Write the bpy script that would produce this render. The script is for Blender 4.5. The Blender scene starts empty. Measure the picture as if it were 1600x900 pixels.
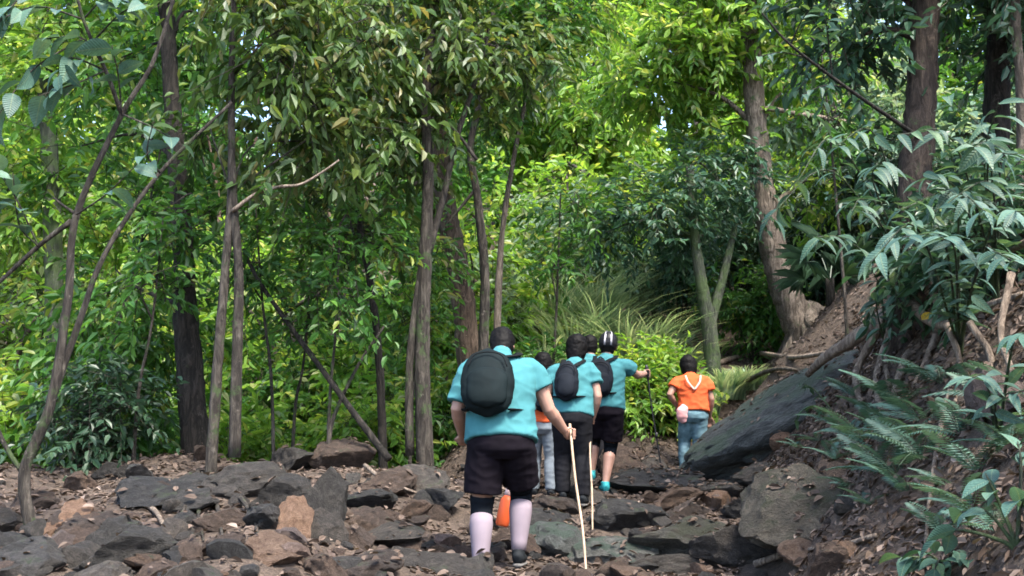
import bpy, math, random
import numpy as np
from mathutils import Vector, Matrix, Quaternion, noise as mnoise

SC = bpy.context.scene
COL = SC.collection

# ------------------------------------------------------------------ camera
PITCH = math.radians(8.0)
cam_d = bpy.data.cameras.new('camera'); cam = bpy.data.objects.new('camera', cam_d); COL.objects.link(cam)
cam_d.sensor_width = 36.0; cam_d.lens = 36.0; cam_d.clip_start = 0.05; cam_d.clip_end = 2000.0
cam.location = (0, 0, 0); cam.rotation_euler = (math.pi/2 + PITCH, 0, 0)
SC.camera = cam
# ------------------------------------------------------------------ light
SUN_EL, SUN_AZ = math.radians(60), math.radians(142)       # azimuth from +Y towards +X
world = bpy.data.worlds.new('World'); SC.world = world; world.use_nodes = True
wn = world.node_tree.nodes; wl = world.node_tree.links
sky = wn.new('ShaderNodeTexSky'); sky.sky_type = 'NISHITA'; sky.sun_disc = False
sky.sun_elevation = SUN_EL; sky.sun_rotation = SUN_AZ; sky.dust_density = 2.5; sky.ozone_density = 1.0
bg = wn['Background']; bg.inputs['Strength'].default_value = 0.15
wl.new(sky.outputs['Color'], bg.inputs['Color'])
sd = bpy.data.lights.new('sun', 'SUN'); sd.energy = 2.4; sd.angle = math.radians(18); sd.color = (1.0, 0.95, 0.85)
sun = bpy.data.objects.new('sun', sd); COL.objects.link(sun)
sv = Vector((math.cos(SUN_EL)*math.sin(SUN_AZ), math.cos(SUN_EL)*math.cos(SUN_AZ), math.sin(SUN_EL)))
sun.rotation_euler = sv.to_track_quat('Z', 'Y').to_euler(); sun.location = (0, 0, 40)
SC.view_settings.view_transform = 'Standard'; SC.view_settings.look = 'None'
SC.view_settings.exposure = 2.3; SC.view_settings.gamma = 1.0; SC.view_settings.use_curve_mapping = False
SC.render.engine = 'CYCLES'
cy = SC.cycles
cy.use_denoising = True; cy.max_bounces = 6; cy.diffuse_bounces = 4; cy.glossy_bounces = 2
cy.transmission_bounces = 4; cy.transparent_max_bounces = 4; cy.caustics_reflective = False; cy.caustics_refractive = False
cy.sample_clamp_indirect = 4.0; cy.use_adaptive_sampling = True; cy.adaptive_threshold = 0.02
cy.filter_width = 1.7

# ------------------------------------------------------------------ helpers
def tag(o, label=None, cat=None, group=None, kind=None):
    if label: o['label'] = label
    if cat: o['category'] = cat
    if group: o['group'] = group
    if kind: o['kind'] = kind
    return o
def empty(name, loc=(0, 0, 0), parent=None):
    o = bpy.data.objects.new(name, None); COL.objects.link(o); o.location = loc
    o.empty_display_size = 0.1
    if parent: o.parent = parent
    return o
def link(name, me, mat=None, parent=None, world_coords=True):
    """links a mesh; if its vertices are in world coordinates and it has a parent, undo the parent's offset"""
    o = bpy.data.objects.new(name, me); COL.objects.link(o)
    if mat is not None and len(me.materials) == 0: me.materials.append(mat)
    if parent is not None:
        o.parent = parent
        if world_coords:
            bpy_mat = parent_world(parent)
            o.matrix_parent_inverse = bpy_mat.inverted()
    return o
def parent_world(p):
    m = Matrix.LocRotScale(p.location, p.rotation_euler, p.scale)
    if p.parent: m = parent_world(p.parent) @ p.matrix_parent_inverse @ m
    return m
def mesh(name, V, F, smooth=True):
    me = bpy.data.meshes.new(name); me.from_pydata([tuple(v) for v in V], [], F); me.update()
    if smooth: me.polygons.foreach_set('use_smooth', [True]*len(me.polygons))
    return me
def quadmesh(name, V, Q, smooth=False, attr=None):
    V = np.asarray(V, np.float32); Q = np.asarray(Q, np.int32)
    me = bpy.data.meshes.new(name)
    me.vertices.add(len(V)); me.vertices.foreach_set('co', V.ravel())
    me.loops.add(Q.size); me.loops.foreach_set('vertex_index', Q.ravel())
    me.polygons.add(len(Q)); me.polygons.foreach_set('loop_start', np.arange(0, Q.size, Q.shape[1], dtype=np.int32))
    me.polygons.foreach_set('use_smooth', np.full(len(Q), smooth))
    if attr is not None:
        a = me.attributes.new('tint', 'FLOAT', 'FACE'); a.data.foreach_set('value', np.asarray(attr, np.float32))
    me.update(calc_edges=True)
    return me
TC, TS = math.cos(PITCH), math.sin(PITCH)
def W(px, py, d):
    """the point seen at photo pixel (px, py) whose distance ahead of the camera is d metres"""
    x = (px-800)/1600.0; v = (450-py)/1600.0
    Y = TC - v*TS; Z = TS + v*TC
    return Vector((x/Y*d, d, Z/Y*d))
def unit(v):
    v = np.asarray(v, float); return v/np.maximum(np.linalg.norm(v, axis=-1, keepdims=True), 1e-9)
class MB:
    def __init__(s): s.V = []; s.F = []
    def add(s, V, F):
        b = len(s.V); s.V += [tuple(v) for v in V]; s.F += [tuple(i+b for i in f) for f in F]
    def mesh(s, name, smooth=True): return mesh(name, s.V, s.F, smooth)
def catmull(P, n):
    P = [np.asarray(p, float) for p in P]
    P = [2*P[0]-P[1]] + P + [2*P[-1]-P[-2]]
    out = []
    for i in range(1, len(P)-2):
        for k in range(n):
            t = k/n
            out.append(0.5*((2*P[i]) + (-P[i-1]+P[i+1])*t + (2*P[i-1]-5*P[i]+4*P[i+1]-P[i+2])*t*t + (-P[i-1]+3*P[i]-3*P[i+1]+P[i+2])*t**3))
    out.append(P[-2]); return np.array(out)
def loft(mb, pts, ra, rb=None, side=(1, 0, 0), n=14, cap=True):
    pts = np.asarray(pts, float); m = len(pts)
    if rb is None: rb = ra
    ra = np.broadcast_to(np.asarray(ra, float), (m,)); rb = np.broadcast_to(np.asarray(rb, float), (m,))
    T = unit(np.gradient(pts, axis=0)); side = np.asarray(side, float)
    V = []; F = []
    a = np.linspace(0, 2*math.pi, n, endpoint=False)
    for i in range(m):
        t = T[i]; u = side-t*np.dot(side, t)
        if np.linalg.norm(u) < 1e-3: u = np.cross(t, (0, 1, 0.1))
        u = unit(u); w = np.cross(t, u)
        V += list(pts[i]+ra[i]*np.cos(a)[:, None]*u+rb[i]*np.sin(a)[:, None]*w)
    for i in range(m-1):
        for j in range(n):
            k = (j+1) % n
            F.append((i*n+j, i*n+k, (i+1)*n+k, (i+1)*n+j))
    if cap:
        V.append(pts[0]); V.append(pts[-1]); c0 = len(V)-2; c1 = c0+1
        for j in range(n):
            k = (j+1) % n
            F.append((c0, k, j)); F.append((c1, (m-1)*n+j, (m-1)*n+k))
    mb.add(V, F)
def tube(mb, P, r0, r1=None, n=6, sub=3, rough=0.0, rng=None, power=1.0):
    """tapered tube through the points P"""
    Q = catmull(P, sub) if len(P) > 2 or sub > 1 else np.array(P, float)
    m = len(Q); r1 = r0 if r1 is None else r1
    T = unit(np.gradient(Q, axis=0)); u = np.cross(T[0], (0.3, 0.9, 0.2)); u = unit(u)
    a = np.linspace(0, 2*math.pi, n, endpoint=False); V = []; F = []
    for i in range(m):
        u = unit(u-T[i]*np.dot(u, T[i])); w = np.cross(T[i], u)
        r = r0+(r1-r0)*(i/(m-1))**power
        rr = np.full(n, r)
        if rough and rng is not None: rr = r*(1+rough*rng.uniform(-1, 1, n))
        V += list(Q[i]+(rr*np.cos(a))[:, None]*u+(rr*np.sin(a))[:, None]*w)
    for i in range(m-1):
        for j in range(n):
            k = (j+1) % n; F.append((i*n+j, i*n+k, (i+1)*n+k, (i+1)*n+j))
    V += [Q[0], Q[-1]]
    for j in range(n):
        k = (j+1) % n; F.append((m*n, k, j)); F.append((m*n+1, (m-1)*n+j, (m-1)*n+k))
    mb.add(V, F)

# ------------------------------------------------------------------ materials
def newmat(name):
    m = bpy.data.materials.new(name); m.use_nodes = True
    nt = m.node_tree; b = nt.nodes['Principled BSDF']
    return m, nt, b
def ramp(nt, stops, inp):
    r = nt.nodes.new('ShaderNodeValToRGB'); e = r.color_ramp.elements
    while len(e) < len(stops): e.new(0.5)
    for i, (p, c) in enumerate(stops): e[i].position = p; e[i].color = (*c, 1)
    nt.links.new(inp, r.inputs['Fac']); return r
def tex(nt, kind, scale, detail=4, rough=0.6, coord='Object', dist=0.0, stretch=None):
    tc = nt.nodes.new('ShaderNodeTexCoord')
    src = tc.outputs[coord]
    if stretch:
        mp = nt.nodes.new('ShaderNodeMapping'); mp.inputs['Scale'].default_value = stretch
        nt.links.new(src, mp.inputs['Vector']); src = mp.outputs['Vector']
    if kind == 'noise':
        t = nt.nodes.new('ShaderNodeTexNoise'); t.inputs['Scale'].default_value = scale
        t.inputs['Detail'].default_value = detail; t.inputs['Roughness'].default_value = rough
        t.inputs['Distortion'].default_value = dist
    else:
        t = nt.nodes.new('ShaderNodeTexVoronoi'); t.inputs['Scale'].default_value = scale
    nt.links.new(src, t.inputs['Vector']); return t
def mixrgb(nt, fac, a, b, mode='MIX'):
    m = nt.nodes.new('ShaderNodeMix'); m.data_type = 'RGBA'; m.blend_type = mode
    for key, v in (('Factor', fac), ('A', a), ('B', b)):
        s = [i for i in m.inputs if i.name == key and (i.type == 'RGBA' or (key == 'Factor' and i.type == 'VALUE'))][0]
        if isinstance(v, (int, float)): s.default_value = v
        elif isinstance(v, tuple): s.default_value = (*v, 1)
        else: nt.links.new(v, s)
    return [o for o in m.outputs if o.type == 'RGBA'][0]
def bump(nt, b, h, strength, dist=0.01):
    n = nt.nodes.new('ShaderNodeBump'); n.inputs['Strength'].default_value = strength; n.inputs['Distance'].default_value = dist
    nt.links.new(h, n.inputs['Height']); nt.links.new(n.outputs['Normal'], b.inputs['Normal'])
def leafmat(name, stops, trans=0.4, rough=0.42, attr=True, spec=0.4, tboost=1.6):
    m, nt, b = newmat(name)
    if attr:
        a = nt.nodes.new('ShaderNodeAttribute'); a.attribute_name = 'tint'; fac = a.outputs['Fac']
    else:
        a = nt.nodes.new('ShaderNodeObjectInfo'); fac = a.outputs['Random']
    r = ramp(nt, stops, fac)
    col = r.outputs['Color']
    if not attr:
        n = tex(nt, 'noise', 14, 3, 0.6, 'Object'); rr = ramp(nt, [(0.3, (0.75, 0.75, 0.75)), (0.7, (1.2, 1.2, 1.2))], n.outputs['Fac'])
        col = mixrgb(nt, 1.0, col, rr.outputs['Color'], 'MULTIPLY')
        tc = nt.nodes.new('ShaderNodeTexCoord'); sx = nt.nodes.new('ShaderNodeSeparateXYZ'); nt.links.new(tc.outputs['Object'], sx.inputs[0])
        ab = nt.nodes.new('ShaderNodeMath'); ab.operation = 'ABSOLUTE'; nt.links.new(sx.outputs['Y'], ab.inputs[0])
        mr = ramp(nt, [(0.006, (1, 1, 1)), (0.02, (0, 0, 0))], ab.outputs[0])
        f = nt.nodes.new('ShaderNodeMath'); f.operation = 'MULTIPLY'; f.inputs[1].default_value = .45; nt.links.new(mr.outputs['Color'], f.inputs[0])
        col = mixrgb(nt, f.outputs[0], col, (0.16, 0.2, 0.1))
        v1 = nt.nodes.new('ShaderNodeMath'); v1.operation = 'MULTIPLY_ADD'; v1.inputs[1].default_value = -.8; nt.links.new(ab.outputs[0], v1.inputs[0]); nt.links.new(sx.outputs['X'], v1.inputs[2])
        v2 = nt.nodes.new('ShaderNodeMath'); v2.operation = 'MULTIPLY'; v2.inputs[1].default_value = 75.0; nt.links.new(v1.outputs[0], v2.inputs[0])
        v3 = nt.nodes.new('ShaderNodeMath'); v3.operation = 'SINE'; nt.links.new(v2.outputs[0], v3.inputs[0])
        bump(nt, b, v3.outputs[0], 0.35, 0.004)
    nt.links.new(col, b.inputs['Base Color']); b.inputs['Roughness'].default_value = rough
    b.inputs['Specular IOR Level'].default_value = spec
    t = nt.nodes.new('ShaderNodeBsdfTranslucent')
    tcol = mixrgb(nt, 1.0, col, (tboost*1.1, tboost, tboost*0.55), 'MULTIPLY')
    nt.links.new(tcol, t.inputs['Color'])
    mx = nt.nodes.new('ShaderNodeMixShader'); mx.inputs[0].default_value = trans
    nt.links.new(b.outputs[0], mx.inputs[1]); nt.links.new(t.outputs[0], mx.inputs[2])
    nt.links.new(mx.outputs[0], nt.nodes['Material Output'].inputs['Surface'])
    return m
L_LIME = leafmat('leaf_lime_sunlit', [(0, (0.05, 0.13, 0.025)), (0.35, (0.115, 0.24, 0.035)), (0.7, (0.2, 0.32, 0.055)), (0.92, (0.3, 0.34, 0.07)), (1, (0.3, 0.34, 0.2))], 0.5)  # yellow green with the brightness of sunlit foliage put into the colour
L_OLIVE = leafmat('leaf_olive', [(0, (0.025, 0.055, 0.018)), (0.45, (0.06, 0.115, 0.028)), (0.8, (0.13, 0.18, 0.045)), (0.94, (0.2, 0.18, 0.06)), (1, (0.13, 0.17, 0.1))], 0.4)
L_GREEN = leafmat('leaf_green', [(0, (0.025, 0.075, 0.02)), (0.5, (0.05, 0.14, 0.025)), (0.85, (0.09, 0.2, 0.035)), (0.95, (0.2, 0.24, 0.04)), (1, (0.12, 0.2, 0.11))], 0.42)
L_TEAL = leafmat('leaf_teal_shade', [(0, (0.02, 0.05, 0.03)), (0.5, (0.035, 0.09, 0.05)), (0.9, (0.07, 0.14, 0.08)), (1, (0.14, 0.2, 0.13))], 0.3)  # dull blue green; the tone of foliage in shade is put into the colour
L_DARK = leafmat('leaf_dark_shade', [(0, (0.012, 0.03, 0.015)), (0.6, (0.025, 0.06, 0.03)), (1, (0.05, 0.09, 0.05))], 0.25)  # darkest leaf tone, deep shade painted into the leaf colour
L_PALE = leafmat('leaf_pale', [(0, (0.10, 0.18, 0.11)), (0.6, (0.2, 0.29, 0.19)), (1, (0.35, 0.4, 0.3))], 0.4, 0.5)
L_NEAR = leafmat('leaf_near', [(0, (0.022, 0.06, 0.04)), (0.5, (0.036, 0.088, 0.058)), (0.9, (0.058, 0.12, 0.068)), (1, (0.075, 0.14, 0.05))], 0.25, 0.48, attr=False, spec=0.4)
L_NEARB = leafmat('leaf_near_blue', [(0, (0.035, 0.085, 0.065)), (0.6, (0.06, 0.13, 0.10)), (1, (0.095, 0.175, 0.12))], 0.22, 0.5, attr=False, spec=0.4)
L_YELLOW = leafmat('leaf_yellow', [(0, (0.5, 0.32, 0.03)), (1, (0.45, 0.36, 0.04))], 0.35, attr=False)
L_LITTER = leafmat('leaf_litter_brown', [(0, (0.03, 0.021, 0.016)), (0.4, (0.075, 0.052, 0.04)), (0.75, (0.13, 0.094, 0.073)), (0.93, (0.19, 0.14, 0.112)), (1, (0.25, 0.195, 0.16))], 0.1, 0.7, spec=0.3, tboost=1.0)

def bark(name, c0, c1, moss=(0.05, 0.075, 0.03), mossamt=0.5):
    m, nt, b = newmat(name)
    n = tex(nt, 'noise', 16, 8, 0.7, 'Object', 1.2, (1, 1, 0.22)); r = ramp(nt, [(0.34, tuple(x*.6 for x in c0)), (0.46, c0), (0.66, c1)], n.outputs['Fac'])
    n2 = tex(nt, 'noise', 4.5, 6, 0.75); r2 = ramp(nt, [(mossamt, (0, 0, 0)), (mossamt+0.07, (1, 1, 1))], n2.outputs['Fac'])
    c = mixrgb(nt, r2.outputs['Color'], r.outputs['Color'], moss)
    n3 = tex(nt, 'noise', 7, 7, 0.75, 'Generated'); n3 = tex(nt, 'noise', 9.3, 7, 0.8, 'Object', 0.3); r3 = ramp(nt, [(0.6, (0, 0, 0)), (0.68, (1, 1, 1))], n3.outputs['Fac'])
    f = nt.nodes.new('ShaderNodeMath'); f.operation = 'MULTIPLY'; f.inputs[1].default_value = .6; nt.links.new(r3.outputs['Color'], f.inputs[0])
    c = mixrgb(nt, f.outputs[0], c, tuple(min(.4, x*1.9+.03) for x in c1))
    nt.links.new(c, b.inputs['Base Color']); b.inputs['Roughness'].default_value = 0.88; b.inputs['Specular IOR Level'].default_value = .25
    bump(nt, b, n.outputs['Fac'], 1.0, 0.06); return m
BARK_DARK = bark('bark_dark', (0.015, 0.013, 0.011), (0.055, 0.046, 0.038), mossamt=0.62)
BARK_GREY = bark('bark_grey', (0.03, 0.025, 0.021), (0.11, 0.095, 0.078), mossamt=0.56)
BARK_PALE = bark('bark_pale', (0.08, 0.064, 0.05), (0.22, 0.18, 0.145), mossamt=0.58)
BARK_MOSSY = bark('bark_mossy', (0.035, 0.042, 0.03), (0.11, 0.12, 0.085), mossamt=0.47)
BARK_BROWN = bark('bark_brown', (0.06, 0.042, 0.03), (0.18, 0.128, 0.092), mossamt=0.66)
BARK_UMBER = bark('bark_umber', (0.03, 0.022, 0.018), (0.1, 0.074, 0.058), mossamt=0.58)
ROOT = bark('root_bark', (0.17, 0.13, 0.1), (0.4, 0.32, 0.25), mossamt=0.68)

def rockmat(name, c0, c1, c2, moss=0.7, mcol=(0.05, 0.065, 0.035)):
    m, nt, b = newmat(name)
    n = tex(nt, 'noise', 3.5, 8, 0.7, 'Object', 0.4); r = ramp(nt, [(0.28, c0), (0.5, c1), (0.72, c2)], n.outputs['Fac'])
    n2 = tex(nt, 'noise', 22, 5, 0.75); r2 = ramp(nt, [(0.35, (0.6, 0.6, 0.6)), (0.7, (1.35, 1.35, 1.35))], n2.outputs['Fac'])
    c = mixrgb(nt, 1.0, r.outputs['Color'], r2.outputs['Color'], 'MULTIPLY')
    oi = nt.nodes.new('ShaderNodeObjectInfo'); r3 = ramp(nt, [(0, (0.7, 0.72, 0.75)), (0.5, (1, 0.98, 0.95)), (1, (1.35, 1.22, 1.1))], oi.outputs['Random'])
    c = mixrgb(nt, 1.0, c, r3.outputs['Color'], 'MULTIPLY')
    n3 = tex(nt, 'noise', 1.8, 6, 0.7); g = nt.nodes.new('ShaderNodeNewGeometry'); sx = nt.nodes.new('ShaderNodeSeparateXYZ')
    nt.links.new(g.outputs['Normal'], sx.inputs[0])
    ma = nt.nodes.new('ShaderNodeMath'); ma.operation = 'MULTIPLY_ADD'; ma.inputs[1].default_value = 0.16; nt.links.new(sx.outputs['Z'], ma.inputs[0]); nt.links.new(n3.outputs['Fac'], ma.inputs[2])
    r4 = ramp(nt, [(moss, (0, 0, 0)), (moss+0.1, (1, 1, 1))], ma.outputs[0])
    c = mixrgb(nt, r4.outputs['Color'], c, mcol)
    nt.links.new(c, b.inputs['Base Color']); b.inputs['Roughness'].default_value = 0.82
    b.inputs['Specular IOR Level'].default_value = 0.35
    ad = nt.nodes.new('ShaderNodeMath'); nt.links.new(n2.outputs['Fac'], ad.inputs[0]); nt.links.new(n.outputs['Fac'], ad.inputs[1])
    bump(nt, b, ad.outputs[0], 1.0, 0.07); return m
ROCK_DARK = rockmat('rock_dark', (0.02, 0.019, 0.018), (0.048, 0.045, 0.042), (0.11, 0.1, 0.092))
ROCK_GREY = rockmat('rock_grey', (0.03, 0.028, 0.027), (0.075, 0.069, 0.064), (0.16, 0.145, 0.13))
ROCK_BROWN = rockmat('rock_brown', (0.035, 0.025, 0.02), (0.085, 0.06, 0.047), (0.18, 0.13, 0.1), 0.72)
ROCK_TAN = rockmat('rock_tan', (0.1, 0.06, 0.04), (0.22, 0.14, 0.095), (0.33, 0.23, 0.165), 0.85)
ROCK_PINK = rockmat('rock_pink', (0.09, 0.065, 0.057), (0.19, 0.14, 0.122), (0.3, 0.23, 0.2), 0.85)
ROCK_MOSS = rockmat('rock_mossy', (0.03, 0.03, 0.026), (0.07, 0.066, 0.055), (0.14, 0.13, 0.11), 0.58, (0.045, 0.047, 0.028))
ROCK_TEAL = rockmat('rock_teal', (0.045, 0.05, 0.05), (0.11, 0.12, 0.118), (0.21, 0.22, 0.215), 0.56, (0.06, 0.085, 0.065))

def groundmat():
    m, nt, b = newmat('forest_soil')
    n = tex(nt, 'noise', 1.3, 8, 0.7); n2 = tex(nt, 'noise', 14, 8, 0.75); n3 = tex(nt, 'noise', 60, 4, 0.7)
    r = ramp(nt, [(0.25, (0.045, 0.035, 0.029)), (0.5, (0.105, 0.083, 0.069)), (0.75, (0.21, 0.165, 0.135))], n2.outputs['Fac'])
    r1 = ramp(nt, [(0.3, (0.65, 0.65, 0.65)), (0.7, (1.3, 1.25, 1.2))], n.outputs['Fac'])
    c = mixrgb(nt, 1.0, r.outputs['Color'], r1.outputs['Color'], 'MULTIPLY')
    r3 = ramp(nt, [(0.4, (0.7, 0.7, 0.7)), (0.68, (1.5, 1.45, 1.4))], n3.outputs['Fac'])
    c = mixrgb(nt, 1.0, c, r3.outputs['Color'], 'MULTIPLY')
    nt.links.new(c, b.inputs['Base Color']); b.inputs['Roughness'].default_value = 0.95; b.inputs['Specular IOR Level'].default_value = 0.2
    ad = nt.nodes.new('ShaderNodeMath'); nt.links.new(n2.outputs['Fac'], ad.inputs[0]); nt.links.new(n3.outputs['Fac'], ad.inputs[1])
    bump(nt, b, ad.outputs[0], 0.9, 0.05); return m
SOIL = groundmat()
def fabric(name, c, var=0.15, scale=6, rough=0.9, weave=240, patches=None):
    m, nt, b = newmat(name)
    n = tex(nt, 'noise', scale, 5, 0.6); k0 = tuple(x*(1-var) for x in c); k1 = tuple(x*(1+var) for x in c)
    r = ramp(nt, [(0.3, k0), (0.7, k1)], n.outputs['Fac']); col = r.outputs['Color']
    if patches:
        n3 = tex(nt, 'noise', 5, 3); r3 = ramp(nt, [(0.52, (0, 0, 0)), (0.66, (1, 1, 1))], n3.outputs['Fac'])
        col = mixrgb(nt, r3.outputs['Color'], col, patches)
    nt.links.new(col, b.inputs['Base Color']); b.inputs['Roughness'].default_value = rough
    b.inputs['Specular IOR Level'].default_value = 0.08 if max(c) < .03 else 0.25
    b.inputs['Sheen Weight'].default_value = 0.0
    w = tex(nt, 'noise', weave, 2); bump(nt, b, w.outputs['Fac'], 0.25, 0.002); return m
TEAL = fabric('teal_shirt_cloth', (0.04, 0.155, 0.17), 0.1)
ORANGE = fabric('orange_shirt_cloth', (0.52, 0.085, 0.024), 0.12)
BLACKC = fabric('black_shorts_cloth', (0.006, 0.0045, 0.007), 0.3)
PACKC = fabric('black_pack_nylon', (0.005, 0.009, 0.01), 0.3, rough=0.75)
PACKN = fabric('navy_pack_nylon', (0.007, 0.009, 0.013), 0.3, rough=0.75)
STRAPC = fabric('strap_webbing', (0.006, 0.007, 0.008), 0.2, rough=0.8)
DENIM = fabric('blue_denim', (0.09, 0.16, 0.19), 0.35, 9, patches=(0.17, 0.27, 0.31))
GREYJ = fabric('grey_denim', (0.13, 0.15, 0.17), 0.25, 9)
DARKT = fabric('dark_trouser_cloth', (0.009, 0.009, 0.011), 0.3)
CALF = fabric('lavender_calf_sleeve_knit', (0.19, 0.155, 0.18), 0.08)
BRACE = fabric('black_knee_brace', (0.006, 0.008, 0.011), 0.2)
PINK = fabric('pink_cloth', (0.6, 0.3, 0.3), 0.15)
PALEST = fabric('pale_pink_strap', (0.62, 0.36, 0.3), 0.1)
SHOED = fabric('dark_shoe', (0.014, 0.016, 0.018), 0.3, rough=0.7)
SHOET = fabric('teal_shoe', (0.03, 0.28, 0.3), 0.25, rough=0.6)
SOLE = fabric('shoe_sole', (0.1, 0.095, 0.09), 0.2)
HAIR = fabric('black_hair', (0.005, 0.0045, 0.0045), 0.4, 60, 0.6)
HELM = fabric('black_helmet', (0.015, 0.015, 0.018), 0.1, rough=0.35)
STRIPE = fabric('grey_stripe', (0.35, 0.34, 0.36), 0.1, rough=0.5)
BOTTLE = fabric('orange_bottle_plastic', (0.8, 0.13, 0.04), 0.05, rough=0.4)
CAPP = fabric('pale_bottle_cap', (0.6, 0.42, 0.4), 0.05, rough=0.4)
METAL = fabric('dark_pole_metal', (0.03, 0.03, 0.032), 0.1, rough=0.4)
def skinmat(name, c):
    m, nt, b = newmat(name); n = tex(nt, 'noise', 12, 4)
    r = ramp(nt, [(0.3, tuple(x*0.85 for x in c)), (0.7, tuple(x*1.1 for x in c))], n.outputs['Fac'])
    nt.links.new(r.outputs['Color'], b.inputs['Base Color']); b.inputs['Roughness'].default_value = 0.55
    b.inputs['Subsurface Weight'].default_value = 0.0; return m
SKIN = skinmat('skin', (0.33, 0.185, 0.135)); SKIND = skinmat('skin_tan', (0.28, 0.155, 0.11))
EYE = fabric('eye_white', (0.7, 0.68, 0.65), 0.02, rough=0.2)
def woodmat():
    m, nt, b = newmat('peeled_stick_wood'); n = tex(nt, 'noise', 25, 5, 0.6, 'Object', 0.5, (1, 1, 0.1))
    r = ramp(nt, [(0.3, (0.2, 0.135, 0.085)), (0.7, (0.4, 0.29, 0.2))], n.outputs['Fac'])
    nt.links.new(r.outputs['Color'], b.inputs['Base Color']); b.inputs['Roughness'].default_value = 0.6; bump(nt, b, n.outputs['Fac'], 0.3, 0.004); return m
WOOD = woodmat()

# ------------------------------------------------------------------ terrain
rs = np.random.RandomState(7)
_WV = [(rs.uniform(0, 2*math.pi), rs.uniform(0, 6.28), k) for k in np.geomspace(0.25, 9, 22)]
def fbm(x, y, lo=0.0, hi=99):
    s = 0
    for a, p, k in _WV:
        if lo <= k < hi:
            s = s+np.sin(k*(x*math.cos(a)+y*math.sin(a))+p+1.3*np.sin(0.7*k*(y*math.cos(a)-x*math.sin(a))+2*p))/k
    return s
def sstep(t): t = np.clip(t, 0, 1); return t*t*(3-2*t)
PY = [-400, -50, 0, 5, 7.2, 9, 11.2, 13, 14.5, 17, 20, 30, 60, 120, 400, 1500]
PZ = [-30, -8, -1.5, -1.15, -.95, -.78, -.63, -.56, 0.0, 1.0, 2.0, 5, 15, 30, 60, 120]
LY = [-400, -50, 0, 3, 5.5, 8, 9.5, 10.5, 12, 15, 20, 26, 40, 60, 120, 400, 1500]
LZ = [-30, -8, -1.5, -1.05, -.76, -.52, -.36, -.33, -.75, -1.3, -1.4, -.6, 4.5, 13, 30, 60, 120]
BY = [-50, 0, 5, 6.5, 9, 13, 14.5, 17, 20, 30, 60, 1500]
BX = [-2, 1.1, 1.4, 1.65, 2.15, 2.65, 2.95, 4.5, 6.5, 11, 20, 60]
def H(x, y):
    x = np.asarray(x, float); y = np.asarray(y, float)
    p = np.interp(y, PY, PZ); l = np.interp(y, LY, LZ)
    wl_ = sstep((-0.25-x)/1.5)
    z = p*(1-wl_)+l*wl_
    t = np.maximum(0, x-np.interp(y, BY, BX))
    z = z+np.where(t < 2.2, 1.12*t, 2.46+np.minimum((t-2.2)*0.45, 4+(t-2.2)*0.05))*sstep(t*2+0.4)
    far = sstep((np.hypot(x, y-9)-12)/25)
    z = z+0.055*fbm(x, y, 1.0)*(1-far*0.5)+0.9*far*fbm(x*0.35, y*0.35, 0, 2)*0.35
    return z
def Hs(x, y): return float(H(x, y))
def G(px, py, d0=3.0, d1=60.0):
    d = d0
    while d < d1:
        p = W(px, py, d)
        if p.z <= Hs(p.x, p.y): return p
        d += 0.04
    return W(px, py, d1)
def axis(c0, c1, step, far):
    a = list(np.arange(c0, c1+1e-6, step)); s = step
    lo = []; v = c0
    while v > -far: s *= 1.22; v -= s; lo.append(v)
    hi = []; v = c1; s = step
    while v < far: s *= 1.22; v += s; hi.append(v)
    return np.array(lo[::-1]+a+hi)
ax = axis(-7, 7, 0.09, 900); ay = axis(3.5, 17, 0.09, 900)
GX, GY = np.meshgrid(ax, ay); GZ = H(GX, GY)
nx, ny = len(ax), len(ay); idx = np.arange(nx*ny).reshape(ny, nx)
Q = np.stack([idx[:-1, :-1], idx[:-1, 1:], idx[1:, 1:], idx[1:, :-1]], -1).reshape(-1, 4)
gme = quadmesh('ground', np.stack([GX, GY, GZ], -1).reshape(-1, 3), Q, True)
ground = link('ground', gme, SOIL); tag(ground, kind='structure')

# ------------------------------------------------------------------ rocks
def rockmesh(seed, cuts=9, sub=3, amp=0.06, flat=1.0, dlo=.46, dhi=.84):
    import bmesh
    r = np.random.RandomState(seed); bm = bmesh.new(); bmesh.ops.create_icosphere(bm, subdivisions=sub, radius=1)
    P = np.array([v.co[:] for v in bm.verts])
    for _ in range(cuts):
        n = unit(r.normal(size=3)); d = r.uniform(dlo, dhi)
        o = P@n-d; P = P-np.maximum(o, 0)[:, None]*n
    off = Vector(r.uniform(-50, 50, 3))
    for i, v in enumerate(bm.verts):
        q = Vector(P[i]); k = mnoise.fractal(q*1.6+off, 0.8, 2.2, 4)
        v.co = q*(1.18+amp*k*1.8+amp*1.3*mnoise.noise(q*4.5+off)+amp*.5*mnoise.noise(q*11+off))
        v.co.z *= flat
    me = bpy.data.meshes.new('rock'); bm.to_mesh(me); bm.free()
    me.polygons.foreach_set('use_smooth', [True]*len(me.polygons)); 
    me.set_sharp_from_angle(angle=math.radians(24)) if hasattr(me, 'set_sharp_from_angle') else None
    return me
ROCKS = [rockmesh(100+i, 8+i % 5, 4, 0.085) for i in range(10)]
STONES = [rockmesh(200+i, 7+i % 4, 2, 0.06) for i in range(8)]
_mc = {}
def withmat(me, mat):
    k = (me.name, mat.name)
    if k not in _mc:
        c = me.copy(); c.materials.clear(); c.materials.append(mat); _mc[k] = c
    return _mc[k]
rg = random.Random(11)
ROCKTONE = {'d': (ROCK_DARK, 'dark grey'), 'g': (ROCK_GREY, 'grey'), 'b': (ROCK_BROWN, 'brown'), 't': (ROCK_TAN, 'orange tan'), 'p': (ROCK_PINK, 'pale pinkish'), 'm': (ROCK_MOSS, 'mossy'), 'e': (ROCK_TEAL, 'blue grey')}
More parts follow.
